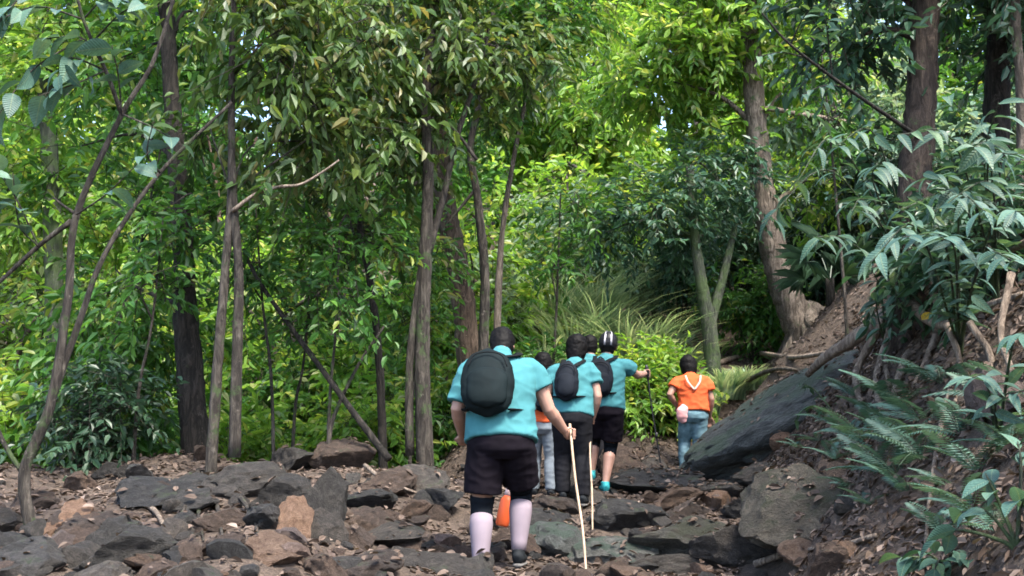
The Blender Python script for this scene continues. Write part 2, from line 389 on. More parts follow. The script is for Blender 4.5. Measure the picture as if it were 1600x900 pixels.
# (centre x, base y, width, height in photo pixels, tone, label)
BOULD = [
 (180, 898, 125, 66, 'd', 'dark slaty boulder lowest on the left bank below the pale stones'),
 (80, 868, 46, 34, 'p', 'small pale pinkish stone beside the foot of the leaning sapling'),
 (106, 832, 62, 48, 't', 'tan block at the foot of the leaning sapling'),
 (152, 838, 56, 30, 'b', 'small brown stone between tan block and pink slab'),
 (208, 846, 92, 34, 'p', 'flat pinkish stone slab on the left bank soil'),
 (30, 895, 90, 44, 'g', 'grey boulder left of the dark slaty boulder'),
 (225, 790, 100, 46, 'd', 'dark boulder on the bank crest beside the thick dark trunk'),
 (375, 768, 100, 44, 'd', 'long dark boulder on the crest between the thick trunk and the sapling stems'),
 (452, 738, 66, 36, 'd', 'blackish block standing on the bank crest'),
 (530, 732, 78, 50, 'b', 'brown knobbly boulder topping the bank crest'),
 (436, 806, 80, 60, 'd', 'dark upright boulder behind the orange tan block'),
 (497, 822, 66, 84, 'd', 'tall dark boulder beside the orange tan block'),
 (455, 842, 52, 60, 't', 'upright orange tan block leaning on the tall dark boulder'),
 (432, 884, 84, 46, 't', 'orange tan broken slab below the upright tan block'),
 (604, 858, 126, 44, 'd', 'flat black boulder left of the man with the knee braces'),
 (570, 900, 90, 34, 'b', 'low brown boulder under the flat black boulder'),
 (652, 770, 70, 42, 'g', 'grey boulder on the bank beside the teal shirted man'),
 (600, 770, 74, 34, 'b', 'brown boulder on the bank among fallen leaves'),
 (688, 800, 64, 40, 'd', 'dark stone just left of the black shorts'),
 (560, 800, 84, 36, 'd', 'dark boulder above the flat black boulder'),
 (640, 815, 56, 30, 'b', 'small brown boulder above the flat black boulder'),
 (340, 830, 80, 34, 'b', 'half buried brown boulder in the bank soil'),
 (290, 800, 70, 36, 'd', 'half buried dark boulder below the thick dark trunk'),
 (690, 902, 110, 34, 'd', 'dark boulder hiding the toes of the braced man'),
 (748, 903, 46, 44, 'g', 'small grey boulder in front of the pale calf sleeve'),
 (872, 866, 84, 52, 'e', 'blue grey boulder beside the wooden walking stick'),
 (958, 885, 112, 50, 'e', 'blue grey slab between the stick and the mossy boulder'),
 (1070, 884, 156, 66, 'm', 'broad mossy boulder with a flat top in the trail'),
 (1030, 906, 120, 34, 'g', 'grey rounded boulder under the broad mossy boulder'),
 (985, 832, 92, 56, 'd', 'dark brown boulder above the blue grey slab'),
 (1054, 800, 84, 34, 'b', 'tan brown rounded stone below the long dark slab'),
 (1072, 822, 70, 34, 'b', 'brown stone on top of the broad mossy boulder'),
 (1030, 772, 172, 40, 'd', 'long dark slab the orange shirted child walks behind'),
 (984, 748, 70, 52, 'b', 'pointed brown boulder beside the teal shoes'),
 (1022, 745, 60, 36, 'd', 'dark stone below the trekking pole tip'),
 (872, 800, 76, 28, 'b', 'flat brown step stone under the grey jeans'),
 (856, 826, 70, 26, 'd', 'flat dark step stone beside the orange bottle'),
 (880, 762, 62, 34, 'g', 'grey stone behind the grey jeans'),
 (1152, 886, 100, 56, 'd', 'dark boulder at the foot of the right bank'),
 (1130, 780, 60, 30, 'd', 'dark stone at the feet of the orange shirted child'),
 (1170, 812, 60, 32, 'g', 'grey stone beside the big sloping slab'),
 (1195, 756, 70, 32, 'd', 'dark stone under the great sloping boulder'),
 (1262, 842, 176, 104, 'm', 'big sloping mossy slab set in the right bank'),
 (925, 790, 60, 28, 'g', 'grey stone under the teal shoes'),
 (820, 870, 60, 38, 'b', 'brown stone under the orange bottle'),
 (1105, 852, 50, 30, 'g', 'small grey stone right of the broad mossy boulder'),
 (1580, 650, 70, 90, 'p', 'pale stone poking out of the right bank among leaves'),
]
boulders = []
for i, (px, py, w, h, tone, lab) in enumerate(BOULD):
    p = G(px, min(py, 899)); s = p.y/1600*1.02
    sx = w*s/2*1.12; sz = h*s/2*1.15; sy = (sx*0.75+sz*0.5)
    o = link('boulder', withmat(ROCKS[i % 10], ROCKTONE[tone][0])); boulders.append(o)
    z = p.z+sz*0.62 + (0.0 if py < 899 else -(py-899)*s)
    o.location = (p.x, p.y+sy*0.55, z); o.scale = (sx, sy, sz)
    o.rotation_euler = (rg.uniform(-.2, .2), rg.uniform(-.22, .22), rg.uniform(-.5, .5)+(math.pi if i % 2 else 0))
    tag(o, lab, 'rock', 'boulders along the trail')
# the great sloping boulder on the right
big = rockmesh(333, 7, 5, 0.07, 1.0, .62, .9)
bo = link('boulder', withmat(big, ROCK_TEAL))
a0 = W(1125, 690, 12.0); a1 = W(1395, 560, 11.3)
bo.location = (a0+a1)/2+Vector((0.2, 0.3, -0.1)); ln = (a1-a0).length
bo.scale = (ln*0.72, 0.62, 0.40)
bo.rotation_euler = (0.1, -math.atan2(a1.z-a0.z, a1.x-a0.x), math.atan2(a1.y-a0.y, a1.x-a0.x))
tag(bo, 'great long blue grey mossy boulder sloping up the right bank to the roots', 'rock', 'boulders along the trail')
# smaller stones bedded in the ground
rp = np.random.RandomState(5); cnt = 0
while cnt < 300:
    px = rp.uniform(-20, 1330); py = rp.uniform(690, 915)
    if px > 1130 and rp.rand() < 0.55: continue
    if py < 740 and px < 300: continue
    p = G(px, py, 3, 16)
    if p.y > 15.5: continue
    w = 0.035+0.11*rp.rand()**2 if cnt % 4 else rp.uniform(.1, .19)
    tone = rp.choice(list('dddddggbbbbbbtp'))
    o = bpy.data.objects.new('stone', withmat(ROCKS[cnt % 10] if cnt % 4 == 0 else STONES[cnt % 8], ROCKTONE[tone][0])); COL.objects.link(o); o.parent = ground
    o.location = (p.x, p.y, Hs(p.x, p.y)+w*0.15); o.scale = (w, w*rp.uniform(.6, 1), w*rp.uniform(.45, .8))
    o.rotation_euler = (rp.uniform(-.4, .4), rp.uniform(-.4, .4), rp.uniform(0, 6.28)); cnt += 1

# ------------------------------------------------------------------ foliage engine
LT = np.array([(0, 0, 0), (.30, .5, .10), (.68, .38, .04), (1, 0, -.16), (.68, -.38, .04), (.30, -.5, .10)])
def leaves(base, axis_, nrm, L, wr=0.42):
    A = unit(axis_); N = nrm-A*np.sum(nrm*A, 1, keepdims=True); N = unit(N); S = np.cross(N, A)
    L = L[:, None, None]
    V = base[:, None, :]+L*(LT[None, :, 0:1]*A[:, None, :]+wr*LT[None, :, 1:2]*S[:, None, :]+LT[None, :, 2:3]*N[:, None, :])
    n = len(base); b = (np.arange(n)*6)[:, None]
    Q_ = np.concatenate([b+np.array([[0, 1, 2, 3]]), b+np.array([[0, 3, 4, 5]])], 1).reshape(-1, 4)
    return V.reshape(-1, 3), Q_
def crown(rng, blobs, ntw, leafL, k=11, twl=(0.3, 0.75), droop=0.35, flatn=0.55, shell=0.55, wr=0.42):
    """blobs: list of (centre, radii). Returns leaf verts, quads, tints, twig starts, ends"""
    c = np.array([b[0] for b in blobs], float); r = np.array([b[1] for b in blobs], float)
    vol = np.prod(r, 1)**0.8; which = rng.choice(len(blobs), ntw, p=vol/vol.sum())
    u = unit(rng.normal(size=(ntw, 3))); rad = rng.rand(ntw)**shell
    st = c[which]+r[which]*u*rad[:, None]
    d = unit(u*0.6+rng.normal(size=(ntw, 3))*0.55+np.array([0, 0, -0.1]))
    tl = rng.uniform(*twl, ntw)
    t = np.tile(np.linspace(0.1, 1, k), (ntw, 1))+rng.uniform(-.04, .04, (ntw, k))
    pos = st[:, None, :]+d[:, None, :]*(tl[:, None]*t)[..., None]
    pos[..., 2] -= droop*0.5*(tl[:, None]*t**2)
    s = unit(np.cross(d, np.array([0, 0, 1.0]))+rng.normal(size=(ntw, 3))*0.15)
    alt = np.where(np.arange(k) % 2 == 0, 1, -1)[None, :, None]
    axv = d[:, None, :]*0.6+s[:, None, :]*alt*0.75+np.array([0, 0, -droop])+rng.normal(size=(ntw, k, 3))*0.28
    nr = np.array([0, 0, 1.0])+rng.normal(size=(ntw, k, 3))*flatn
    L = leafL*rng.uniform(0.6, 1.25, (ntw, k))
    V, Qd = leaves(pos.reshape(-1, 3), axv.reshape(-1, 3), nr.reshape(-1, 3), L.ravel(), wr)
    base = np.clip(rng.normal(0.45, 0.16, ntw), 0, 0.85)
    tint = np.clip(base[:, None]+rng.normal(0, 0.13, (ntw, k)), 0, 0.9)
    odd = rng.rand(ntw, k) < 0.075; tint[odd] = rng.uniform(0.92, 1, odd.sum())  # sparse yellowish and pale leaves; whitish highlights are put into their tint
    tint = np.repeat(tint.ravel(), 2)
    en = st+d*tl[:, None]; en[:, 2] -= droop*0.5*tl
    return V, Qd, tint, st-d*0.15, en
def twigmesh(name, st, en, r=0.006):
    n = len(st); T = unit(en-st); u = unit(np.cross(T, np.array([0.3, 0.5, 0.8]))); w = np.cross(T, u)
    V = np.zeros((n, 6, 3))
    for j in range(3):
        a = j*2.094; o = math.cos(a)*u+math.sin(a)*w
        V[:, j] = st+o*r; V[:, 3+j] = en+o*r*0.4
    b = (np.arange(n)*6)[:, None]
    Qd = np.concatenate([b+np.array([[j, (j+1) % 3, 3+(j+1) % 3, 3+j]]) for j in range(3)], 1).reshape(-1, 4)
    return quadmesh(name, V.reshape(-1, 3), Qd, True)
def add_crown(root, rng, blobs, ntw, leafL, mat, barkm, r=0.006, **kw):
    V, Qd, tint, s, e = crown(rng, blobs, ntw, leafL, **kw)
    o = link('crown', quadmesh('crown', V, Qd, False, tint), mat, root); tag(o, kind='stuff')
    o2 = link('twig', twigmesh('twig', s, e, r), barkm, root); tag(o2, kind='stuff')
def px_blobs(lst, rng=None):
    out = []
    for (px, py, d, r) in lst:
        rr = (r*1.0, r*0.8, r*0.75) if not isinstance(r, tuple) else r
        out.append((np.array(W(px, py, d)), rr))
    return out
def trunk_path(pts, d, dd=0.0):
    P = [np.array(W(px, py, d+dd*i)) for i, (px, py) in enumerate(pts)]
    P[0][2] = Hs(P[0][0], P[0][1])-0.15
    return P
def tree(name, label, pts, d, w0, w1, barkm, blobs, ntw, leafL, lmat, group=None, dd=0.0, extra=(), limbs=True, cat='tree', seed=0, flare=True, **kw):
    """pts: trunk line in photo pixels from the foot up, at distance d; w0/w1 px widths"""
    rng = np.random.RandomState(seed+int(abs(pts[0][0]))+int(d*10))
    P = trunk_path(pts, d, dd); root = empty(name, tuple(P[0]+np.array([0, 0, 0.15])))
    tag(root, label, cat, group)
    mb = MB(); r0 = w0*d/1600/2*.78; r1 = w1*d/1600/2*.62
    tube(mb, P, r0, r1, 12, 12, 0.09, rng, .8)
    if flare:
        b = P[0]+np.array([0, 0, 0.05])
        for k in range(5):
            a = rng.uniform(0, 6.28); q = b+np.array([math.cos(a), math.sin(a), 0])*r0*rng.uniform(2, 3.2); q[2] = Hs(q[0], q[1])-0.04
            tube(mb, [b+np.array([0, 0, r0*2.2]), (b+q)/2+np.array([0, 0, r0*0.35]), q], r0*0.55, r0*0.2, 6, 3, 0.1, rng)
    link('trunk', mb.mesh('trunk'), barkm, root)
    for (epts, w_a, w_b, ed) in extra:
        mb = MB(); tube(mb, [np.array(W(a, b, d+ed*i)) for i, (a, b) in enumerate(epts)], w_a*d/3200, w_b*d/3200, 7, 5, 0.06, rng)
        link('branch', mb.mesh('branch'), barkm, root)
    B = px_blobs(blobs) if blobs and len(blobs[0]) == 4 else blobs
    if B:
        if limbs:
            for (c, r) in B:
                c = np.array(c); TP = np.array(P)
                best = min(range(len(TP)), key=lambda i: np.linalg.norm(TP[i]-c)+1.2*max(0, TP[i][2]-c[2]+0.2))
                s = TP[best]; mid = (s+c)/2+rng.normal(size=3)*0.12+np.array([0, 0, 0.12])
                mb = MB(); tube(mb, [s, mid, c], max(0.012, r1*0.45), 0.008, 6, 4, 0.05, rng); link('branch', mb.mesh('branch'), barkm, root)
        add_crown(root, rng, B, ntw, leafL, lmat, barkm, **kw)
    return root

# ------------------------------------------------------------------ trees that show their trunks
t1 = tree('forest_tree', 'thick dark trunked tree rising from the left bank crest', [(314, 745), (298, 600), (289, 480), (286, 380), (276, 250), (264, 80), (255, -220)], 11, 62, 34, BARK_DARK,
     [(190, 90, 11.3, .9), (330, 30, 11.6, 1.0), (120, 230, 12, .8), (250, -120, 11, 1.3), (240, 330, 11.8, .6), (180, 420, 12, .6)], 230, .16, L_GREEN, seed=1)
tree('forest_tree', 'tall slender twin stemmed tree beside the thick dark trunk', [(330, 700), (340, 570), (352, 420), (361, 300), (362, 120), (366, -50), (372, -300)], 9.6, 24, 12, BARK_GREY,
     [(455, 110, 9.6, .75), (530, 60, 10, .85), (420, -50, 9.6, .9), (470, 220, 10, .65), (560, 180, 10.2, .6), (330, 200, 10.3, .45)], 270, .16, L_OLIVE,
     extra=[([(366, 715), (370, 560), (373, 430), (366, 330), (363, 250)], 20, 10, 0)], seed=2, droop=.7)
tree('forest_tree', 'stout mossy trunk standing behind the leaning sapling', [(98, 780), (93, 650), (86, 500), (80, 300), (70, 100), (60, -120)], 14, 48, 34, BARK_MOSSY,
     [(60, 120, 14, 1.0), (10, 300, 14.2, 1.0), (140, -40, 14, 1.2), (150, 330, 14.5, .8)], 480, .17, L_LIME, seed=3)
tree('forest_tree', 'thin dark leaning tree between fallen pole and grey forked tree', [(602, 715), (593, 570), (577, 430), (562, 360), (556, 220), (560, 40), (570, -100)], 12, 19, 9, BARK_DARK,
     [(520, 300, 12.2, .6), (600, 250, 12.4, .65), (560, 60, 12, .8), (610, 380, 12.6, .45)], 140, .16, L_OLIVE, seed=4, droop=.6)
tree('forest_tree', 'grey forked tree on the crest just left of the teal shirted man', [(667, 712), (660, 570), (664, 420), (669, 280), (665, 160), (673, 60), (692, -80)], 11, 36, 18, BARK_GREY,
     [(600, 120, 11, .7), (690, 60, 11, .7), (760, 60, 11.4, .7), (640, 220, 11.3, .5), (820, 90, 11.6, .5), (720, 150, 11.5, .5), (640, -60, 11, .9)], 320, .15, L_OLIVE,
     extra=[([(640, 712), (640, 570), (652, 460), (664, 380)], 15, 10, 0), ([(668, 400), (692, 310), (715, 210), (745, 120), (770, 20)], 13, 6, .05), ([(745, 250), (712, 205), (690, 190)], 6, 4, 0)], seed=5, droop=.6)
tree('forest_tree', 'thick brown trunk behind the grey forked tree', [(738, 780), (735, 600), (724, 470), (706, 370), (692, 280), (682, 120), (672, -120)], 14.5, 58, 42, BARK_BROWN,
     [(640, 40, 14.5, 1.0), (760, -20, 14.8, 1.2), (600, 300, 15, .6)], 240, .17, L_GREEN, seed=6)
tree('forest_tree', 'crooked grey tree directly behind the teal shirted man', [(750, 790), (756, 520), (757, 420), (746, 310), (735, 235), (747, 170), (762, 80), (784, -60)], 13, 25, 11, BARK_GREY,
     [(820, 30, 13, .8), (720, 20, 13.3, .7), (770, 180, 13.6, .4)], 300, .14, L_GREEN, extra=[([(740, 300), (715, 330), (700, 350)], 6, 3, 0)], seed=7)
tree('forest_tree', 'slim pale tree with two wavy stems beside crooked grey tree', [(776, 790), (776, 500), (783, 380), (802, 250), (822, 150), (832, 50), (842, -80)], 13.6, 14, 8, BARK_PALE,
     [(860, 40, 13.6, .7), (900, -20, 14, .9), (830, 120, 13.8, .4)], 280, .14, L_LIME, extra=[([(776, 560), (781, 430), (788, 330), (806, 230), (812, 170)], 10, 6, .05)], seed=8)
tree('forest_tree', 'short mossy forked trunk behind the orange shirted child', [(1118, 585), (1108, 510), (1097, 450), (1086, 370), (1078, 260)], 16, 38, 20, BARK_MOSSY,
     [(1020, 330, 16, .9), (1120, 280, 16.3, .9), (940, 365, 16.5, .6), (1090, 370, 16.6, .5)], 260, .15, L_TEAL, extra=[([(1108, 515), (1128, 440), (1150, 350)], 18, 10, .05)], seed=9)
tree('forest_tree', 'pale buttressed trunk standing on the leaf strewn slope', [(1262, 545), (1238, 480), (1216, 420), (1196, 330), (1182, 200), (1172, 50), (1165, -120)], 16.5, 74, 40, BARK_PALE,
     [(1100, 60, 16.5, 1.1), (1250, 90, 16.8, 1.0), (1020, 120, 17, 1.1), (1150, -40, 16.5, 1.3), (1120, 200, 17.2, .8), (1270, 290, 17, .7)], 760, .19, L_LIME, seed=10)
t14 = tree('forest_tree', 'stout brown trunk whose roots hang over the right bank', [(1418, 440), (1428, 310), (1438, 180), (1444, 60), (1450, -160)], 9, 78, 66, BARK_UMBER,
     [(1350, -60, 9, .8), (1500, -100, 9.2, .9), (1330, 60, 9.3, .5)], 240, .15, L_TEAL, seed=11)
tree('forest_tree', 'dark upright trunk behind the leafy shrubs of the right bank', [(1552, 360), (1558, 150), (1561, 50), (1565, -160)], 9.6, 60, 50, BARK_DARK,
     [(1560, -80, 9.6, .8), (1620, 60, 9.4, .6)], 160, .15, L_TEAL, seed=12)
tree('forest_tree', 'slim pale trunk beside the dark upright trunk', [(1600, 400), (1596, 150), (1588, 50), (1584, -120)], 8.6, 26, 20, BARK_PALE, [(1600, -80, 8.6, .5)], 60, .14, L_TEAL, seed=13)
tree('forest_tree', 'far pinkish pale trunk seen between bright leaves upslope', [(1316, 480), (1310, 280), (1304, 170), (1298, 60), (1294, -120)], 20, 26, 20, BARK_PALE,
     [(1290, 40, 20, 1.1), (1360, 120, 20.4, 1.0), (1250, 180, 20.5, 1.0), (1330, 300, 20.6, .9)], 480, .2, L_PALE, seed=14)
for k, (px, h, bend, d) in enumerate([(512, 520, 12, 10.5), (430, 470, -20, 11.2), (208, 500, 30, 10.2), (860, 470, 10, 15), (455, 560, 20, 12.3), (160, 380, 60, 11.6), (640, 560, 10, 13), (1330, 240, -30, 12.5)]):
    tree('sapling', 'thin bare stemmed sapling '+['beside the foot of the long leaning pole', 'between the leaning pole and the twin stemmed tree', 'beside the drooping shrub', 'behind the hiker with grey jeans', 'in front of the bright shrubs right of the twin stemmed tree', 'behind the leaning sapling with large leaves', 'left of the grey forked tree', 'rising in front of the far pinkish trunk'][k], [(px, 720), (px+bend*.3, (720+h)/2), (px+bend, h), (px+bend*1.6, h-170)], d, 9, 4, BARK_GREY,
         [(px+bend*1.2, h-60, d, .35), (px+bend*1.8+20, h-150, d+.2, .4)], 60, .13, L_GREEN, 'thin saplings among the trees', seed=40+k, flare=False)
# ------------------------------------------------------------------ forest farther back
rf = np.random.RandomState(21)
FAR = []
for y0, n_, s_ in ((17.8, 9, .40), (21, 10, .62), (25, 10, .85), (30, 10, 1.08), (36, 11, 1.25), (44, 12, 1.2)):
    for k in range(n_):
        y = y0+rf.uniform(-1, 1); x = y*(-.64+1.28*(k+.5+rf.uniform(-.35, .35))/n_)
        if y > 19.5 or not -.03 < x/y < .34: FAR.append((x, y, s_*rf.uniform(.85, 1.15)))
FARL = {'leaf_lime_sunlit': 'bright yellow green leafy tree in the sunlit forest beyond the trail', 'leaf_green': 'mid green leafy tree in the forest beyond the trail', 'leaf_pale': 'pale grey green leafy tree in the forest upslope', 'leaf_teal_shade': 'dull blue green leafy tree in the forest upslope', 'leaf_olive': 'olive green leafy tree in the forest beyond the trail'}
for i, (x, y, s_) in enumerate(FAR):
    z = Hs(x, y); px = 800+1600*x/y; u = rf.rand()
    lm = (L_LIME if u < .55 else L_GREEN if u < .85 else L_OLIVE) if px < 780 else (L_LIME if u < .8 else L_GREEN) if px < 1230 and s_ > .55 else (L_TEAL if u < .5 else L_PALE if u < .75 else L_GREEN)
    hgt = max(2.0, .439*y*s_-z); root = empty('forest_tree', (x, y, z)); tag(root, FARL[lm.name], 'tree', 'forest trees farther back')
    P = [np.array([x, y, z-.2])]
    for k in range(1, 5): P.append(P[0]+np.array([rf.normal(0, .2)*k**.7, rf.normal(0, .2), hgt*k/4.4]))
    mb = MB(); tube(mb, P, rf.uniform(.06, .12), .03, 8, 4, .07, rf); link('trunk', mb.mesh('trunk'), [BARK_GREY, BARK_BROWN, BARK_PALE][i % 3], root)
    blobs = []; nb = int(7+hgt*.5)
    for k in range(nb):
        t = rf.uniform(.15, 1.0); q = P[0]+(P[-1]-P[0])*t; a = rf.uniform(0, 6.28); rr = rf.uniform(.4, 1.7)*(1.1-.3*t)
        c = q+np.array([math.cos(a)*rr, math.sin(a)*rr, rf.uniform(-.2, .4)]); r = rf.uniform(.7, 1.2)
        blobs.append((c, (r, r, r*.75)))
        if k < 6:
            mb = MB(); tube(mb, [q-np.array([0, 0, min(.5, t*hgt*.5)]), (q+c)/2, c], .03, .012, 5, 3); link('branch', mb.mesh('branch'), BARK_GREY, root)
    add_crown(root, rf, blobs, int(170+hgt*24), .17+.009*max(0, y-14), lm, BARK_GREY, r=.008, twl=(.4, 1.0))
# ------------------------------------------------------------------ shrubs
def shrub(px, d, h, r, ntw, leafL, lmat, label, group, seed, nb=6, name='shrub', **kw):
    rng = np.random.RandomState(seed); p = W(px, 650, d); z = Hs(p.x, d)
    root = empty(name, (p.x, d, z)); tag(root, label, 'shrub', group)
    b0 = np.array([p.x, d, z-.05]); blobs = []
    for k in range(nb):
        a = rng.uniform(0, 6.28); q = b0+np.array([math.cos(a)*r*rng.uniform(.2, .8), math.sin(a)*r*rng.uniform(.2, .7), h*rng.uniform(.25, .95)])
        rr = r*rng.uniform(.4, .65); blobs.append((q, (rr, rr, rr*.8)))
        mb = MB(); tube(mb, [b0, (b0+q)/2+rng.normal(size=3)*.05, q], .016, .006, 5, 3); link('stem', mb.mesh('stem'), BARK_GREY, root)
    add_crown(root, rng, blobs, ntw, leafL, lmat, BARK_GREY, r=.004, **kw)
g1 = 'leafy shrubs behind the left bank'; l1 = 'bright leafy shrub growing behind the stones of the left bank'
for k, (px, d, h, r) in enumerate([(20, 12, 1.3, .9), (170, 13, 1.6, .9), (390, 13.5, 1.4, .9), (560, 14, 1.5, .9), (650, 15, 1.8, .9), (30, 16, 2.4, 1.1), (240, 16.5, 2.4, 1.2), (450, 17, 2.4, 1.2), (620, 18, 2.6, 1.1), (700, 16, 2.0, .8), (340, 15, 1.8, .9)]):
    shrub(px, d, h, r, 190, .16, [L_LIME, L_GREEN, L_LIME][k % 3], [l1, l1.replace('bright', 'mid green'), l1][k % 3], g1, 300+k)
shrub(165, 11.6, 2.2, .8, 240, .16, L_GREEN, 'drooping shrub beside the thick dark trunk', None, 330, droop=.8)
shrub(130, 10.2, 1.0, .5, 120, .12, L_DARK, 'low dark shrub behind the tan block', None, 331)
g2 = 'shrubs on the far side of the trail'
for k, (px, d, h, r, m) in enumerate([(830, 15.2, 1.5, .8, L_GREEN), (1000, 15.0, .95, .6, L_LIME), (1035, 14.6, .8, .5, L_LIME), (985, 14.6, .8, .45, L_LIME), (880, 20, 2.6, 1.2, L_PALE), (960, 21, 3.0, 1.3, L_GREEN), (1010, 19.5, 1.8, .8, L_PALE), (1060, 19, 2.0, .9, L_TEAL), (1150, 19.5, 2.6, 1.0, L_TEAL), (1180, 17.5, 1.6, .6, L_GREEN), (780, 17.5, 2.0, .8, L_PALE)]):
    nm = {'leaf_green': 'mid green', 'leaf_lime_sunlit': 'bright lime', 'leaf_teal_shade': 'dull blue green', 'leaf_pale': 'pale grey green'}[m.name]
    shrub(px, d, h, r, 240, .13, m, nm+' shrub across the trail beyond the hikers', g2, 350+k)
g3 = 'dark shrubs under the slope trees'
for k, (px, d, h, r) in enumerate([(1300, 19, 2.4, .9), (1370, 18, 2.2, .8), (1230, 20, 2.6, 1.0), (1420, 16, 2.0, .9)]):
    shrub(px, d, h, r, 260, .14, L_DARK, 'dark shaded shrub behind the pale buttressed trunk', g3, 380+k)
for k, (px, d, h, r) in enumerate([(1490, 8.4, .8, .5), (1570, 7.6, .9, .5), (1500, 9.6, 1.2, .6)]):
    shrub(px, d, h, r, 110, .13, L_TEAL, 'small dull green bush on the steep right bank', 'bushes on the right bank', 700+k)
# pale arching grass clumps
def grass_clump(px, d, h, n, seed):
    rng = np.random.RandomState(seed); p = W(px, 600, d); z = Hs(p.x, d); root = empty('grass_clump', (p.x, d, z))
    tag(root, 'pale arching grass clump growing beyond the hikers', 'grass', 'pale grass clumps beyond the hikers')
    a = rng.uniform(0, 6.28, n); rr = rng.uniform(0, .35, n); b = np.stack([p.x+np.cos(a)*rr, d+np.sin(a)*rr, np.full(n, z-.03)], 1)
    out = np.stack([np.cos(a), np.sin(a), np.zeros(n)], 1)+rng.normal(size=(n, 3))*.4; out[:, 2] = 0; L = h*rng.uniform(.5, 1.15, n)
    S = unit(np.cross(out, np.array([0, 0, 1.0]))); V = []; seg = 6
    for i in range(seg):
        t = i/(seg-1); c = b+out*(L*.55*t**1.6)[:, None]+np.array([0, 0, 1.0])*(L*(t-.42*t**2.4))[:, None]; wd = (.014*(1-t**2)+.001)
        V += [c-S*wd, c+S*wd]
    V = np.stack(V, 1); bb = (np.arange(n)*seg*2)[:, None]
    Qd = np.concatenate([bb+np.array([[2*i, 2*i+1, 2*i+3, 2*i+2]]) for i in range(seg-1)], 1).reshape(-1, 4)
    o = link('blade', quadmesh('blade', V.reshape(-1, 3), Qd, True, np.repeat(rng.rand(n), seg-1)), L_PALE, root); tag(o, kind='stuff')
for k, (px, d, h) in enumerate([(850, 16.2, 1.5), (895, 16.8, 1.7), (940, 17.2, 1.6), (980, 16.6, 1.5), (1020, 16.8, 1.4), (870, 18, 2.0), (930, 18.5, 2.0), (1050, 16.6, 1.0), (1130, 15.8, .7), (1165, 16.2, .6), (1085, 15.2, .6)]):
    grass_clump(px, d, h, 420, 400+k)
# fan palm in the dark hollow
root = empty('fan_palm', tuple(W(1300, 520, 14.4))); tag(root, 'dark fan leaved palm in the shaded hollow upslope', 'palm')
pb = np.array(W(1300, 520, 14.4)); pb[2] = Hs(pb[0], pb[1])-.05; rng = np.random.RandomState(8)
mb = MB(); tube(mb, [pb, pb+np.array([0, 0, .4])], .07, .06, 8, 3); link('trunk', mb.mesh('trunk'), BARK_DARK, root)
for k in range(8):
    a = k*.785+.3; out = np.array([math.cos(a), math.sin(a)*.9, 0]); hub = pb+np.array([0, 0, .3])+out*.35+np.array([0, 0, .1+.22*(k % 3)])
    mb = MB(); tube(mb, [pb+np.array([0, 0, .35]), (pb+hub)/2+np.array([0, 0, .3]), hub], .012, .006, 5, 3)
    n = 18; f = np.linspace(-1.9, 1.9, n); sd_ = unit(np.cross(out, (0, 0, 1.0))*.75+np.array([0, 0, .6]))
    axv = out*np.cos(f)[:, None]*.8+sd_*np.sin(f)[:, None]+np.array([0, 0, .2])+rng.normal(size=(n, 3))*.05; V, Qd = leaves(np.repeat(hub[None], n, 0), axv, np.tile([0, 0, 1.0], (n, 1)), np.full(n, .5)*rng.uniform(.85, 1.1, n), .075)
    mb.add(V, [tuple(q) for q in Qd]); me = mb.mesh('frond', False); me.attributes.new('tint', 'FLOAT', 'FACE').data.foreach_set('value', rng.rand(len(me.polygons)))
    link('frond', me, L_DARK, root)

# ------------------------------------------------------------------ near plants: every leaf is its own piece
def leafmesh(wr, bend, fold, seg=6):
    V = []; F = []
    for i in range(seg+1):
        t = i/seg; w = wr*.5*(math.sin(math.pi*min(1, t**.75*1.0))**.85) if 0 < t < 1 else 0.004
        z = -bend*t*t+.06*math.sin(t*3)
        V += [(t, -w, z+fold*w), (t, 0, z), (t, w, z+fold*w)]
    for i in range(seg):
        for j in range(2): b = i*3+j; F.append((b, b+1, b+4, b+3))
    return mesh('leaf', V, F)
LEAF_L = [leafmesh(.30, b, f) for b, f in ((.12, .25), (.25, .3), (.05, .4), (.35, .2))]
LEAF_B = [leafmesh(.55, b, f) for b, f in ((.15, .2), (.28, .25), (.08, .35))]
def put_leaf(root, me, mat, pos, axv, nrm, L):
    A = Vector(axv).normalized(); N = Vector(nrm); N = (N-A*N.dot(A)).normalized(); S = N.cross(A)
    m = Matrix((A, S, N)).transposed().to_4x4()
    o = bpy.data.objects.new('leaf', withmat(me, mat)); COL.objects.link(o); o.parent = root
    o.matrix_local = Matrix.Translation(Vector(pos)-root.location) @ m @ Matrix.Diagonal((L, L, L, 1))
    return o
def leafy_stem(root, P, nleaf, leafL, meshes, mat, barkm, rng, r0=.012, t0=.3, droop=.45, name='stem', petiole=.0):
    Qp = catmull(P, 8)
    mb = MB(); tube(mb, P, r0, .003, 6, 6); link(name, mb.mesh(name), barkm, root)
    for k in range(nleaf):
        t = t0+(1-t0)*(k+.5)/nleaf+rng.uniform(-.02, .02); f = min(max(t, 0), .999)*(len(Qp)-1); i = int(f); q = Qp[i]+(Qp[i+1]-Qp[i])*(f-i)
        T = unit(Qp[min(i+1, len(Qp)-1)]-Qp[max(i-1, 0)]); S = unit(np.cross(T, (0, 0, 1.0))+rng.normal(size=3)*.2)
        axv = T*.75+S*(1 if k % 2 else -1)*.8+np.array([0, 0, -droop])+rng.normal(size=3)*.22
        nr = np.array([0, 0, 1.0])+rng.normal(size=3)*.35
        put_leaf(root, meshes[rng.randint(len(meshes))], mat, q, axv, nr, leafL*rng.uniform(.65, 1.2))
